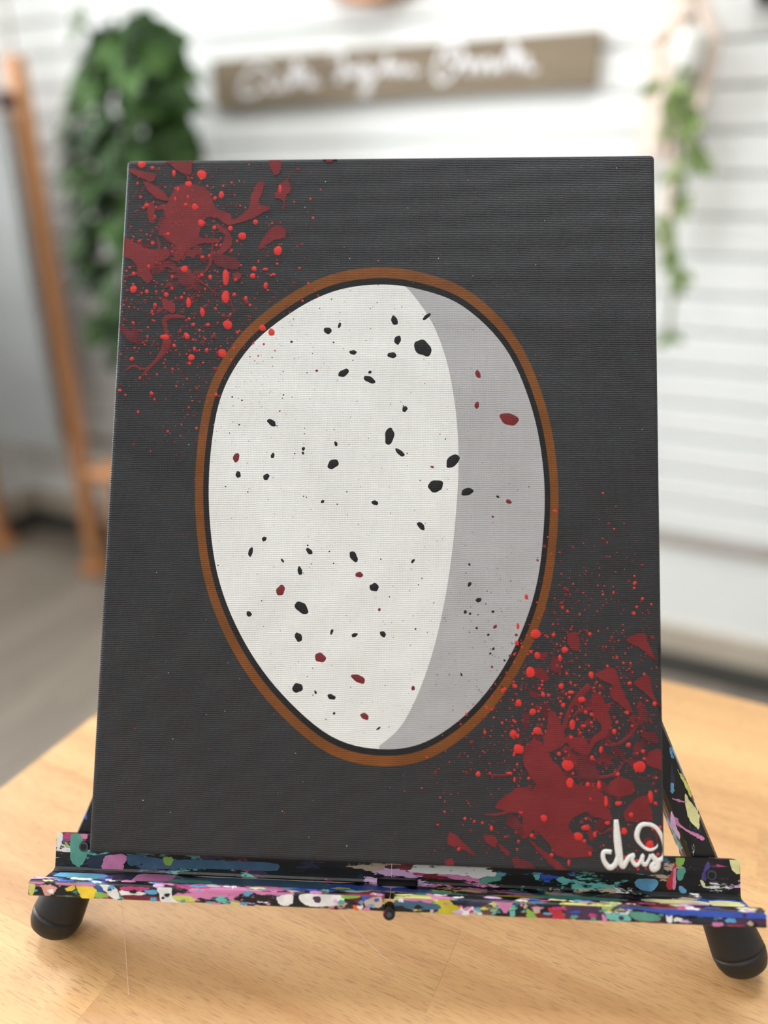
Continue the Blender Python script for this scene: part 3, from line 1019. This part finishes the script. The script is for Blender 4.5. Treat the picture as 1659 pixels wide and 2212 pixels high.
def dab(poly, colour, z, h, parent, ylim=None, xlim=None, jit=.7, sub=6):
    q = [p + np.array([dab_rnd.gauss(0, jit), dab_rnd.gauss(0, jit)]) for p in catmull(poly, sub)]
    pts = []
    for p in q:
        c = L(p[0], p[1], z)
        y = min(max(c[1], ylim[0]), ylim[1]) if ylim else c[1]
        x = min(max(c[0], xlim[0]), xlim[1]) if xlim else c[0]
        pts.append((x, y))
    bm = bmesh.new()
    top = [bm.verts.new((x, y, z + h)) for x, y in pts]
    bot = [bm.verts.new((x, y, z - .0001)) for x, y in pts]
    n_ = len(pts)
    bm.faces.new(top)
    for k in range(n_):
        bm.faces.new((top[k], bot[k], bot[(k + 1) % n_], top[(k + 1) % n_]))
    bmesh.ops.remove_doubles(bm, verts=bm.verts, dist=1e-6)
    obj('paint_dab', bm, pm[colour], parent)


def ov(x, y, rx, ry):
    return [(x + rx * math.cos(a), y + ry * math.sin(a)) for a in [2 * math.pi * k / 7 for k in range(7)]]


LIPY = (YL0 + .2 * mm, YL1 - .5 * mm)
q6 = lambda pts: [(x / 2.765, 1650 + y / 2.765) for x, y in pts]
q7 = lambda pts: [(500 + x / 2.552, 1780 + y / 2.552) for x, y in pts]
q8 = lambda pts: [(1059 + x / 2.765, 1600 + y / 2.765) for x, y in pts]
lipd = [
    (q6([(175, 715), (210, 720), (205, 760), (185, 790), (172, 750)]), 'lime'), (q6([(245, 725), (300, 720), (340, 745), (310, 780), (270, 785), (255, 750)]), 'peach'),
    (q6([(390, 745), (440, 725), (450, 745), (410, 760)]), 'yellow'), (q6([(460, 725), (540, 730), (580, 760), (550, 812), (500, 812), (478, 780)]), 'yellow'),
    (q6([(600, 720), (690, 740), (715, 810), (670, 800), (640, 770)]), 'white'), (q6([(945, 740), (1020, 730), (1030, 800), (1060, 830), (970, 825), (955, 790)]), 'white'),
    (q6([(720, 735), (800, 735), (890, 740), (860, 755), (740, 755)]), 'magenta'), (q6([(720, 760), (850, 765), (860, 780), (740, 780)]), 'white'),
    (q6([(870, 755), (935, 755), (935, 775), (880, 775)]), 'sky'), (q6([(900, 800), (935, 800), (930, 820), (905, 822)]), 'sky'),
    (q6([(340, 705), (440, 710), (560, 722), (560, 732), (440, 726), (345, 722)]), 'pink'), (q6([(180, 702), (260, 702), (260, 716), (190, 718)]), 'pink'),
    (q6([(1230, 745), (1420, 752), (1560, 755), (1560, 775), (1380, 770), (1260, 765)]), 'pink'), (q6([(570, 770), (640, 775), (640, 795), (580, 800)]), 'green'),
    (q7([(0, 360), (140, 355), (330, 372), (320, 392), (140, 385), (0, 380)]), 'pink'), (q7([(255, 400), (330, 385), (340, 430), (300, 450), (260, 435)]), 'white'),
    (q7([(380, 390), (560, 385), (620, 395), (600, 440), (480, 455), (400, 440)]), 'white'), (q7([(450, 400), (490, 400), (490, 430), (460, 430)]), 'plum'),
    (q7([(610, 385), (700, 388), (700, 405), (620, 410)]), 'green'), (q7([(720, 385), (755, 385), (760, 420), (730, 425)]), 'blue'),
    (q7([(740, 420), (820, 400), (830, 450), (780, 460), (740, 450)]), 'tan'), (q7([(670, 450), (700, 455), (700, 475), (680, 475)]), 'orange'),
    (q7([(730, 460), (760, 460), (760, 480), (735, 480)]), 'pink'), (q7([(910, 385), (1040, 378), (1110, 385), (1110, 420), (1080, 440), (1040, 420), (1010, 430), (930, 400)]), 'pink'),
    (q7([(1140, 400), (1190, 400), (1220, 440), (1260, 460), (1250, 492), (1150, 490), (1140, 440)]), 'mustard'), (q7([(1225, 393), (1300, 393), (1290, 410), (1230, 410)]), 'blue'),
    (q7([(1265, 450), (1290, 480), (1330, 455), (1340, 480), (1380, 490), (1370, 502), (1270, 500)]), 'white'), (q7([(1380, 450), (1440, 450), (1430, 495), (1380, 490)]), 'brown'),
    (q7([(1440, 420), (1545, 425), (1540, 450), (1510, 495), (1490, 470), (1460, 440)]), 'pink'), (q7([(1535, 480), (1560, 480), (1558, 507), (1535, 505)]), 'aqua'),
    (q7([(1590, 420), (1659, 420), (1659, 432), (1600, 434)]), 'yellow'), (q7([(900, 420), (1130, 440), (1130, 470), (920, 460)]), 'slate'),
    (q8([(410, 960), (570, 965), (560, 985), (430, 985)]), 'maroon'), (q8([(345, 1000), (420, 1010), (440, 1060), (380, 1050)]), 'red'),
    (q8([(450, 990), (560, 985), (660, 1000), (680, 1060), (560, 1070), (450, 1040)]), 'plum'), (q8([(215, 1010), (235, 1010), (280, 1055), (225, 1055)]), 'green'),
    (q8([(590, 968), (760, 968), (900, 990), (1030, 985), (1200, 1000), (1400, 1010), (1655, 1035), (1655, 1062), (1400, 1055), (1200, 1045), (1050, 1035), (900, 1010), (700, 990)]), 'blue'),
    (q8([(840, 1020), (1000, 1040), (1000, 1075), (860, 1065)]), 'teal'), (q8([(690, 1035), (820, 1040), (830, 1075), (720, 1070)]), 'aqua'), (q8([(1050, 1040), (1085, 1045), (1080, 1085), (1055, 1080)]), 'white'),
    (q8([(1200, 1060), (1380, 1062), (1380, 1090), (1210, 1085)]), 'navy'), (q8([(1480, 1060), (1650, 1070), (1640, 1105), (1490, 1095)]), 'plum'),
    (q8([(670, 1030), (700, 1075), (670, 1080)]), 'pink')]
for k, (poly, c) in enumerate(lipd):
    side = 0 if np.mean([p[0] for p in poly]) < 842 else 1
    xl = (-27.4 * mm, XC - 2.4 * mm) if side == 0 else (XC + 2.4 * mm, 321 * mm)
    dab(poly, c, ZL1, (.25 + .004 * k) * mm, trays[side], LIPY, xl)
keys = ['pink', 'white', 'sky', 'teal', 'black', 'lilac', 'navy', 'lime', 'magenta', 'black', 'white', 'plum', 'blue', 'tan', 'slate', 'black']
for k in range(110):
    x = dab_rnd.uniform(66, 1648)
    if abs(x - 842) < 16:
        continue
    yb_ = 1921 + (x - 62) * .0415 + dab_rnd.uniform(-12, 16)
    w_, h_ = dab_rnd.uniform(4, 15), dab_rnd.uniform(2, 6)
    side = 0 if x < 842 else 1
    xl = (-27.4 * mm, XC - 2.4 * mm) if side == 0 else (XC + 2.4 * mm, 321 * mm)
    poly = [(x + w_ * dab_rnd.uniform(.6, 1.2) * math.cos(a), yb_ + h_ * dab_rnd.uniform(.5, 1.3) * math.sin(a)) for a in [2 * math.pi * j / 8 for j in range(8)]]
    dab(poly, dab_rnd.choice(keys), ZL1, (.15 + .0009 * k) * mm if k % 2 else (.45 + .0009 * k) * mm, trays[side], LIPY, xl, jit=.5, sub=3)
# crusted ridge along the top edge of the lip
for k in range(64):
    x = dab_rnd.uniform(-27, 320) * mm
    if abs(x - XC) < 5 * mm:
        continue
    w_ = dab_rnd.uniform(3, 11) * mm
    x0_, x1_ = x - w_ / 2, x + w_ / 2
    lo_, hi_ = (-27.4 * mm, XC - 2.4 * mm) if x < XC else (XC + 2.4 * mm, 321 * mm)
    x0_, x1_ = max(x0_, lo_), min(x1_, hi_)
    r_ = dab_rnd.uniform(.5, 1.0) * mm
    zc = dab_rnd.uniform(-2.5, 1.0) * mm
    yc = YL1 - .35 * mm
    pts = [Vector((x0_ + (x1_ - x0_) * t, yc + dab_rnd.uniform(-.1, .15) * mm, zc + dab_rnd.uniform(-.4, .4) * mm)) for t in (0, .2, .4, .6, .8, 1)]
    bm = tubebm(pts, [r_ * .4, r_, r_ * 1.1, r_ * .9, r_, r_ * .4], 7)
    obj('paint_dab', bm, pm[dab_rnd.choice(['pink', 'white', 'lilac', 'white', 'sky', 'blue', 'teal', 'pink', 'cream', 'plum', 'magenta'])], trays[0 if x < XC else 1], smooth=True)
FLY = (YF + .4 * mm, 2.5 * mm)
fld = [
    (q6([(340, 410), (372, 405), (372, 460), (355, 510), (342, 510)]), 'white'), (q6([(428, 402), (480, 402), (500, 470), (520, 500), (515, 560), (480, 610), (440, 600), (420, 540)]), 'teal'),
    (q6([(482, 405), (520, 405), (520, 445), (490, 445)]), 'pink'), (q6([(388, 470), (402, 475), (402, 498), (392, 490)]), 'green'),
    (q6([(530, 560), (630, 545), (600, 630), (540, 640)]), 'navy'), (q6([(640, 545), (760, 548), (740, 600), (720, 650), (620, 640), (610, 600)]), 'pink'),
    (q6([(760, 550), (860, 550), (850, 590), (780, 610)]), 'slate'), (q6([(860, 560), (1000, 570), (1200, 575), (1400, 580), (1640, 595), (1640, 640), (1400, 630), (1100, 625), (880, 620)]), 'slate'),
    (q6([(975, 560), (1028, 560), (1025, 600), (990, 605)]), 'green'),
    (q8([(880, 830), (995, 830), (985, 885), (930, 900), (870, 870)]), 'sky'), (q8([(1080, 790), (1110, 720), (1105, 830), (1080, 890), (1050, 860)]), 'red'),
    (q8([(1095, 770), (1110, 770), (1105, 880), (1090, 880)]), 'pink'), (q8([(1110, 700), (1160, 700), (1150, 740), (1120, 750)]), 'green'),
    (q8([(1120, 770), (1165, 760), (1150, 820), (1120, 830)]), 'teal'), (q8([(1290, 730), (1310, 725), (1310, 770), (1290, 830), (1260, 830), (1270, 790)]), 'purple'),
    (q8([(1255, 830), (1280, 850), (1280, 870), (1260, 860)]), 'cream'), (q8([(1430, 705), (1490, 705), (1490, 790), (1450, 780)]), 'cream'),
    (q8([(1130, 865), (1170, 890), (1160, 910), (1130, 900)]), 'sky'), (q8([(260, 800), (295, 800), (285, 830), (268, 825)]), 'aqua')]
for k, (poly, c) in enumerate(fld):
    side = 0 if np.mean([p[0] for p in poly]) < 842 else 1
    xl = (XL + .2 * mm, XC - 1 * mm) if side == 0 else (XC + 1 * mm, XR - .2 * mm)
    dab(poly, c, ZF, (.12 + .005 * k) * mm, trays[side], FLY, xl)
# floor of the tray: flat strokes lying on it
for k, (x0, x1, z0, z1, c) in enumerate([(-22, 6, -15, -9, 'sky'), (-14, 2, -11, -6, 'teal'), (8, 26, -17, -5.5, 'navy'), (18, 40, -18, -6, 'pink'), (44, 120, -16.5, -6, 'slate'), (36, 60, -12, -8, 'teal'),
                                         (46, 128, -18.3, -16.6, 'tan'), (210, 262, -12, -6, 'teal'), (180, 230, -8, -5.5, 'lilac'), (196, 222, -10, -6.5, 'mustard'), (268, 300, -13, -7, 'cream'), (284, 300, -10, -5.5, 'lilac'), (300, 316, -14, -6, 'cream'), (256, 276, -9, -5.8, 'maroon')]):
    n_ = 18
    pts = []
    for j in range(n_):
        a = 2 * math.pi * j / n_
        rr = 1 + dab_rnd.uniform(-.13, .08)
        pts.append(((x0 + x1) / 2 + (x1 - x0) / 2 * math.copysign(abs(math.cos(a)) ** .6, math.cos(a)) * rr, (z0 + z1) / 2 + (z1 - z0) / 2 * math.copysign(abs(math.sin(a)) ** .6, math.sin(a)) * min(rr, 1)))
    bm = bmesh.new()
    h = (.15 + .01 * k) * mm
    top = [bm.verts.new((x * mm, YF + h, z_ * mm)) for x, z_ in pts]
    bot = [bm.verts.new((x * mm, YF - .0001, z_ * mm)) for x, z_ in pts]
    bm.faces.new(top)
    for j in range(n_):
        bm.faces.new((top[j], bot[j], bot[(j + 1) % n_], top[(j + 1) % n_]))
    obj('paint_dab', bm, pm[c], trays[0 if x1 < 146 else 1])
# dabs on the right leg
zl = -28.6 * mm + 7.6 * mm
q9 = lambda pts: [(1380 + x / 4.172, 1600 + y / 4.172) for x, y in pts]
for k, (poly, c) in enumerate([
    (q9([(275, 50), (310, 130), (315, 160), (285, 140)]), 'sky'), (q9([(290, 200), (320, 330), (325, 370), (285, 370)]), 'navy'), (q9([(285, 385), (318, 390), (310, 470), (288, 460)]), 'sky'),
    (q9([(345, 260), (370, 290), (420, 360), (470, 470), (460, 500), (400, 380)]), 'lime'), (q9([(415, 480), (470, 560), (520, 620), (550, 700), (540, 800), (500, 760), (440, 680)]), 'cream'),
    (q9([(300, 520), (350, 525), (420, 548), (420, 560), (350, 545)]), 'pink'), (q9([(320, 690), (350, 700), (370, 750), (460, 810), (530, 840), (590, 870), (575, 900), (520, 870), (450, 830), (360, 770), (325, 740)]), 'pink'),
    (q9([(290, 640), (320, 700), (340, 780), (370, 850), (360, 880), (320, 820), (288, 740)]), 'lilac'), (q9([(295, 790), (340, 870), (390, 960), (370, 970), (320, 870)]), 'aqua')]):
    dab(poly, c, zl, (.12 + .02 * k) * mm, legs[1])

# ------------------------------------------------------------------ fine thread and scratch on the table
tt = [CM @ Vector(L(262, 1944, 1.5 * mm))]
for k, (x, y) in enumerate([(268, 2010), (273, 2080), (278, 2150)]):
    f_ = (k + 1) / 3
    p = Vector(onz(x, y, TZ + .0002 + (1 - f_) * .006))
    tt.append(p)
obj('thread', tubebm([Vector(p) for p in catmull(tt, 5, closed=False)], .00009, 6), M_thread, label='fine pale thread hanging from the easel tray down to the tabletop', cat='thread')
tt = [Vector(onz(x, y, TZ + .0001)) for x, y in ((735, 1972), (770, 2010), (812, 2052), (848, 2084))]
obj('thread', tubebm([Vector(p) for p in catmull(tt, 4, closed=False)], .00009, 6), M_thread, label='short pale hair lying on the tabletop below the tray centre', cat='thread')

# ------------------------------------------------------------------ wall sign
c = [room(455, 137, .02), room(1300, 57, .02), room(1290, 184, .02), room(468, 235, .02)]
sx0, sx1 = (c[0].x + c[3].x) / 2, (c[1].x + c[2].x) / 2
sz0, sz1 = (c[2].z + c[3].z) / 2, (c[0].z + c[1].z) / 2
sign = empty('wall_sign', RM @ Matrix.Translation((sx0, -.006, sz0)), 'long brown wooden sign with white script lettering on the slatted wall', 'sign')
SWD, SHT = sx1 - sx0, sz1 - sz0
obj('board', boxbm(0, SWD, -.018, 0.0, 0, SHT, bev=.002), M_signwood, sign)


def spt(x, y):
    p = room(x, y, .026)
    return Vector((p.x - sx0, -.0195, p.z - sz0))


WORDS = [
    [(590, 160), (560, 140), (530, 165), (520, 200), (540, 208), (565, 190), (578, 175), (585, 195), (600, 190), (608, 172), (612, 192), (625, 180), (645, 135), (632, 190), (640, 130), (650, 180), (640, 150), (625, 155), (660, 150), (662, 185), (678, 165), (668, 185), (690, 180)],
    [(715, 125), (735, 110), (740, 165), (728, 172), (748, 140), (755, 165), (768, 150), (775, 168), (790, 150), (780, 140), (772, 160), (790, 165), (800, 150), (795, 200), (780, 200), (812, 160), (830, 140), (838, 115), (832, 160), (846, 140), (850, 160), (862, 140), (870, 160), (884, 145), (892, 158), (905, 150)],
    [(985, 100), (955, 110), (940, 160), (955, 178), (985, 150), (1000, 115), (985, 95), (965, 120), (990, 140), (1010, 130), (1012, 158), (1022, 135), (1034, 135), (1036, 158), (1048, 132), (1058, 132), (1062, 156), (1074, 132), (1082, 152), (1096, 120), (1112, 92), (1104, 150), (1116, 100), (1122, 150), (1136, 120), (1142, 150), (1160, 148)]]
for q in WORDS:
    pts = [spt(x, y) for x, y in q]
    bm = tubebm([Vector(p) for p in catmull(pts, 4, closed=False)],   .0046, 6)
    for v_ in bm.verts:
        v_.co.y = -.0185 + (v_.co.y + .0195) * .35
    obj('lettering', bm, M_script, sign, label='white brush-script word')

# ------------------------------------------------------------------ ivy
bm = bmesh.new()
outl = [(0, 0), (.22, -.10), (.42, .02), (.50, .25), (.30, .42), (.26, .62), (0, 1.0), (-.26, .62), (-.30, .42), (-.50, .25), (-.42, .02), (-.22, -.10)]
vs = [bm.verts.new((x, y, -abs(x) * .28 - (y - .4) ** 2 * .2)) for x, y in outl]
ctr = bm.verts.new((0, .36, .02))
for k in range(len(vs)):
    bm.faces.new((vs[k], vs[(k + 1) % len(vs)], ctr))
leaf_me = mesh('leaf', bm, M_leaf, True)
bm = bmesh.new()
outl = [(0, 0), (.2, .12), (.3, .4), (.2, .75), (0, 1.0), (-.2, .75), (-.3, .4), (-.2, .12)]
vs = [bm.verts.new((x, y, -abs(x) * .3 - (y - .4) ** 2 * .25)) for x, y in outl]
ctr = bm.verts.new((0, .45, .02))
for k in range(len(vs)):
    bm.faces.new((vs[k], vs[(k + 1) % len(vs)], ctr))
leaf2_me = mesh('leaf', bm, M_leaf2, True)


def leafM(p, face, roll, s):
    """leaf lying roughly in the plane facing 'face', tip drooping"""
    f_ = Vector(face).normalized()
    tip = Vector((math.sin(roll), 0, -math.cos(roll)))
    tip = (tip - f_ * tip.dot(f_)).normalized()
    x = tip.cross(f_)
    return Matrix(((x.x * s, tip.x * s, f_.x * s, p[0]), (x.y * s, tip.y * s, f_.y * s, p[1]), (x.z * s, tip.z * s, f_.z * s, p[2]), (0, 0, 0, 1)))


OFF = .20
pt = room(285, 60, OFF)
ivy = empty('hanging_ivy', RM @ Matrix.Translation(pt), 'bushy dark green ivy hanging in a tall column near the wall corner', 'plant')
# outline of the column in the photograph: row y -> left, right
ROWS = [(25, 255, 330), (60, 185, 365), (130, 160, 385), (200, 140, 390), (300, 128, 405), (400, 135, 418), (500, 145, 412), (600, 160, 400), (690, 190, 390), (780, 225, 380)]
lr = random.Random(11)


def rowat(y):
    for (ya, la_, ra_), (yb, lb, rb_) in zip(ROWS, ROWS[1:]):
        if ya <= y <= yb:
            t = (y - ya) / (yb - ya)
            return la_ + (lb - la_) * t, ra_ + (rb_ - ra_) * t
    return ROWS[-1][1:]


for k in range(285):
    y = lr.uniform(35, 770) if lr.random() < .5 else lr.uniform(35, 480)
    a, b = rowat(y)
    m_ = (a + b) / 2
    x = m_ + (b - a) / 2 * .9 * math.sin(lr.uniform(-1.55, 1.55))
    u_ = (x - m_) / ((b - a) / 2)
    dep = OFF + lr.uniform(-.3, 1) * .15 * math.sqrt(max(0, 1 - u_ * u_))
    p = room(x, y, dep) - pt
    o = bpy.data.objects.new('leaf', leaf_me)
    link(o, ivy, leafM(p, (u_ * .8 + lr.gauss(0, .35), -1 + lr.uniform(-.2, .4), .55 + lr.gauss(0, .35)), lr.gauss(0, .7), lr.uniform(.06, .098)))
stem = [room(x, y, OFF) - pt for x, y in ((280, 45), (285, 150), (280, 300), (275, 450), (280, 600), (290, 760))]
obj('stem', tubebm([Vector(p) for p in catmull(stem, 4, closed=False)], .012, 8), M_stem, ivy)
tend = [room(x, y, OFF) - pt for x, y in ((260, 60), (215, 70), (170, 55), (155, 40), (175, 15), (182, -40), (184, -120))]
obj('tendril', tubebm([Vector(p) for p in catmull(tend, 4, closed=False)], .004, 6), M_stem, ivy)
for x, y in ((168, 40), (160, 62), (178, 20), (200, 75)):
    link(bpy.data.objects.new('leaf', leaf_me), ivy, leafM(room(x, y, OFF + .01) - pt, (lr.gauss(0, .3), -1, .4), lr.gauss(0, .7), .045))
top = room(285, 45, OFF) - pt
obj('cord', tubebm([top, Vector((top.x, top.y, RH - pt.z))], .002, 6), M_rope, ivy)

# ------------------------------------------------------------------ macrame hanger with trailing vine
hp = room(1480, -60, .07)
mac = empty('macrame_hanger', RM @ Matrix.Translation(hp), 'pale knotted rope hanger with a small white pot on the slatted wall', 'plant hanger')


def mp_(x, y, o=.07):
    return room(x, y, o) - hp


for k, q in enumerate([[(1480, -60), (1440, 10), (1432, 70), (1415, 110), (1408, 180), (1395, 260), (1385, 330)],
                       [(1480, -60), (1450, 10), (1450, 70), (1440, 130), (1425, 200), (1412, 270), (1400, 330)],
                       [(1480, -60), (1462, 0), (1465, 60), (1455, 120), (1440, 200), (1430, 270), (1425, 340)],
                       [(1480, -60), (1500, 0), (1512, 30), (1530, 90), (1520, 150), (1505, 230)],
                       [(1480, -60), (1515, 0), (1522, 30), (1538, 95), (1512, 180), (1490, 240)],
                       [(1480, -60), (1480, 0), (1478, 60), (1470, 130), (1462, 210), (1458, 300), (1450, 400), (1444, 500)],
                       [(1480, -60), (1472, 10), (1470, 80), (1460, 160), (1455, 250), (1452, 350), (1442, 440), (1436, 540)]]):
    pts = [mp_(x, y, .05 + .012 * (k % 3)) for x, y in q]
    obj('rope', tubebm([Vector(p) for p in catmull(pts, 4, closed=False)], .012 if k < 3 else .010, 7), M_rope, mac)
    if k < 5:
        pts = [mp_(x + 9, y + 4, .062 + .012 * (k % 2)) for x, y in q[1:]]
        obj('rope', tubebm([Vector(p) for p in catmull(pts, 4, closed=False)], .010, 7), M_rope, mac)
for x, y, r in ((1434, 72, .02), (1526, 88, .018), (1478, 28, .022), (1450, 120, .02)):
    bm = bmesh.new()
    bmesh.ops.create_icosphere(bm, subdivisions=2, radius=r, matrix=Matrix.Translation(mp_(x, y, .07)))
    obj('knot', bm, M_rope, mac, smooth=True)
c0 = mp_(1490, 112, .10)
bm = bmesh.new()
prof = [(.0, -.052), (.02, -.052), (.026, -.02), (.028, .02), (.027, .03), (.023, .03), (.022, .02), (0, .02)]
rings = []
for r, zz in prof:
    rings.append([bm.verts.new((c0.x + max(r, .0005) * math.cos(a), c0.y + max(r, .0005) * math.sin(a), c0.z + zz)) for a in [2 * math.pi * k / 20 for k in range(20)]])
for a, b in zip(rings, rings[1:]):
    for k in range(20):
        bm.faces.new((a[k], a[(k + 1) % 20], b[(k + 1) % 20], b[k]))
obj('pot', bm, M_pot, mac, smooth=True)
vn = room(1470, 170, .15)
vine = empty('trailing_vine', RM @ Matrix.Translation(vn), 'thin light green vine trailing down from the rope hanger beside the dark canvas', 'plant')
VQ = [(1480, 130), (1456, 180), (1460, 225), (1478, 260), (1466, 310), (1462, 380), (1450, 460), (1448, 520), (1466, 580), (1452, 650), (1444, 730)]
vp = [room(x, y, .15) - vn for x, y in VQ]
obj('stem', tubebm([Vector(p) for p in catmull(vp, 4, closed=False)], .0035, 6), M_stem, vine)
vq2 = [room(x, y, .15) - vn for x, y in ((1478, 262), (1500, 290), (1516, 318), (1508, 345))]
obj('stem', tubebm([Vector(p) for p in catmull(vq2, 4, closed=False)], .0025, 6), M_stem, vine)
for x, y, n_, sp in ((1455, 185, 7, 12), (1462, 220, 8, 14), (1478, 255, 8, 12), (1520, 318, 4, 9), (1502, 336, 3, 8), (1482, 420, 3, 7), (1448, 500, 7, 14), (1440, 540, 4, 9), (1470, 565, 4, 10), (1466, 600, 3, 8), (1455, 370, 3, 8), (1446, 720, 3, 6)):
    for _ in range(n_):
        link(bpy.data.objects.new('leaf', leaf2_me), vine, leafM(room(x + lr.gauss(0, sp), y + lr.gauss(0, sp), .155) - vn, (lr.gauss(0, .4), -1, lr.gauss(.4, .3)), lr.gauss(0, .8), lr.uniform(.03, .045)))

# ------------------------------------------------------------------ things at the edges of the wall
pk = room(800, -165, .03)
rk = (room(800, -165, .03) - room(800, 14, .03)).length
bm = bmesh.new()
for r0, r1, d0, d1 in ((rk, rk * .9, .0, .03), ):
    tube(bm, [(0, 0.018, 0), (0, -.012, 0)], [rk * .97, rk], 40)
pl = empty('wall_plaque', RM @ Matrix.Translation(pk), 'round peach-coloured wall plaque above the brown sign', 'plaque')
obj('disc', bm, M_terra, pl)
bm = bmesh.new()
bmesh.ops.create_cone(bm, cap_ends=False, segments=40, radius1=rk * 1.0, radius2=rk * .94, depth=.012, matrix=Matrix.Translation((0, -.018, 0)) @ Matrix.Rotation(math.pi / 2, 4, 'X'))
obj('rim', bm, M_terra, pl)
fk = room(1632, 8, .02)
fr = empty('wall_frame', RM @ Matrix.Translation(fk + Vector((0, .012, 0))), 'dark picture frame high on the slatted wall at the far right', 'picture frame')
for a in ((0, .30, 0, .025), (0, .30, .355, .38), (0, .025, .025, .355), (.275, .30, .025, .355)):
    obj('frame_bar', boxbm(a[0], a[1], -.02, .0, a[2], a[3], bev=.002), M_black, fr)
obj('mount', boxbm(.025, .275, -.008, -.002, .025, .355), M_pot, fr)

# ------------------------------------------------------------------ floor easel with a grey canvas
eo = .42
fe0 = room(198, 1185, eo)
dpost = -RO
# post stands on the floor where the photograph shows its foot
pf = onz(212, 1236, 0)
pr_ = Vector((float((pf - RO) @ WU), float((pf - RO) @ WN), 0.0))
fe = empty('studio_easel', RM @ Matrix.Translation(pr_), 'tall orange pine floor easel standing by the left wall', 'easel')
off = -pr_.y


def fp(x, y, o=0.0):
    return room(x, y, off + o) - pr_


zt = fp(62, 118).z
pwid = .046
obj('post', boxbm(-pwid / 2, pwid / 2, -.02, .02, 0.0, zt, bev=.004), M_pine, fe)
obj('post', boxbm(-.43 - pwid / 2, -.43 + pwid / 2, -.02, .02, 0.0, zt, bev=.004), M_pine, fe)
zb = fp(180, 962).z
obj('canvas_tray', boxbm(-.44, -.33, -.085, -.02, zb - .035, zb - .001, bev=.003), M_pine, fe)
obj('crossbar', boxbm(-.43 + pwid / 2, -pwid / 2, -.018, .018, zb + .03, zb + .08, bev=.003), M_pine, fe)
for x in (0, -.43):
    obj('base_foot', boxbm(x - .038, x + .038, -.04, .04, 0.0, .035, bev=.004), M_pine, fe)
cord_t = fp(45, -30)
obj('mast_rod', tubebm([Vector((0, 0, zt - .02)), Vector((0.0, 0, zt + .5))], .006, 8), M_trim, fe)
# grey canvas leaning on the posts
cx1 = fp(45, 260, .06).x
cz1 = fp(40, 235, .06).z
gc = empty('grey_canvas', RM @ Matrix.Translation(pr_ + Vector((-.33, -.045, zb))), 'large blank grey canvas standing on the orange pine floor easel', 'canvas')
gw0, gw1, gh = -.44 + .33, .33 + .002, cz1 - zb
obj('cloth', boxbm(gw0, gw1, -.025, .0, 0.0, gh, bev=.004, seg=2), M_greycanvas, gc)
for a in ((gw0 + .01, gw1 - .01, .01, .05), (gw0 + .01, gw1 - .01, gh - .05, gh - .01)):
    obj('stretcher_bar', boxbm(a[0], a[1], 0.0, .012, a[2], a[3]), M_bar, gc)
kp = fp(2, 214, .05)
bm = bmesh.new()
tube(bm, [(kp.x, -.02, kp.z), (kp.x, -.07, kp.z)], [.018, .022], 16)
obj('clamp_knob', bm, M_brown, fe)
obj('clamp_bar', boxbm(-.43 + pwid / 2, -pwid / 2, -.018, .018, kp.z - .02, kp.z + .02, bev=.003), M_pine, fe)

# small pine stool by the wall, mostly behind the painting
so = .22
sp_ = room(266, 1000, so)
st_ = empty('low_stool', RM @ Matrix.Translation((sp_.x, sp_.y, 0)), 'low pale pine stool against the wall, mostly hidden behind the dark canvas', 'stool')
obj('seat', boxbm(-.06, .22, -.10, .10, sp_.z - .032, sp_.z, bev=.006), M_pine, st_)
for x in (.02, .17):
    for y in (-.07, .07):
        obj('leg', boxbm(x - .014, x + .014, y - .014, y + .014, 0, sp_.z - .032), M_pine, st_)
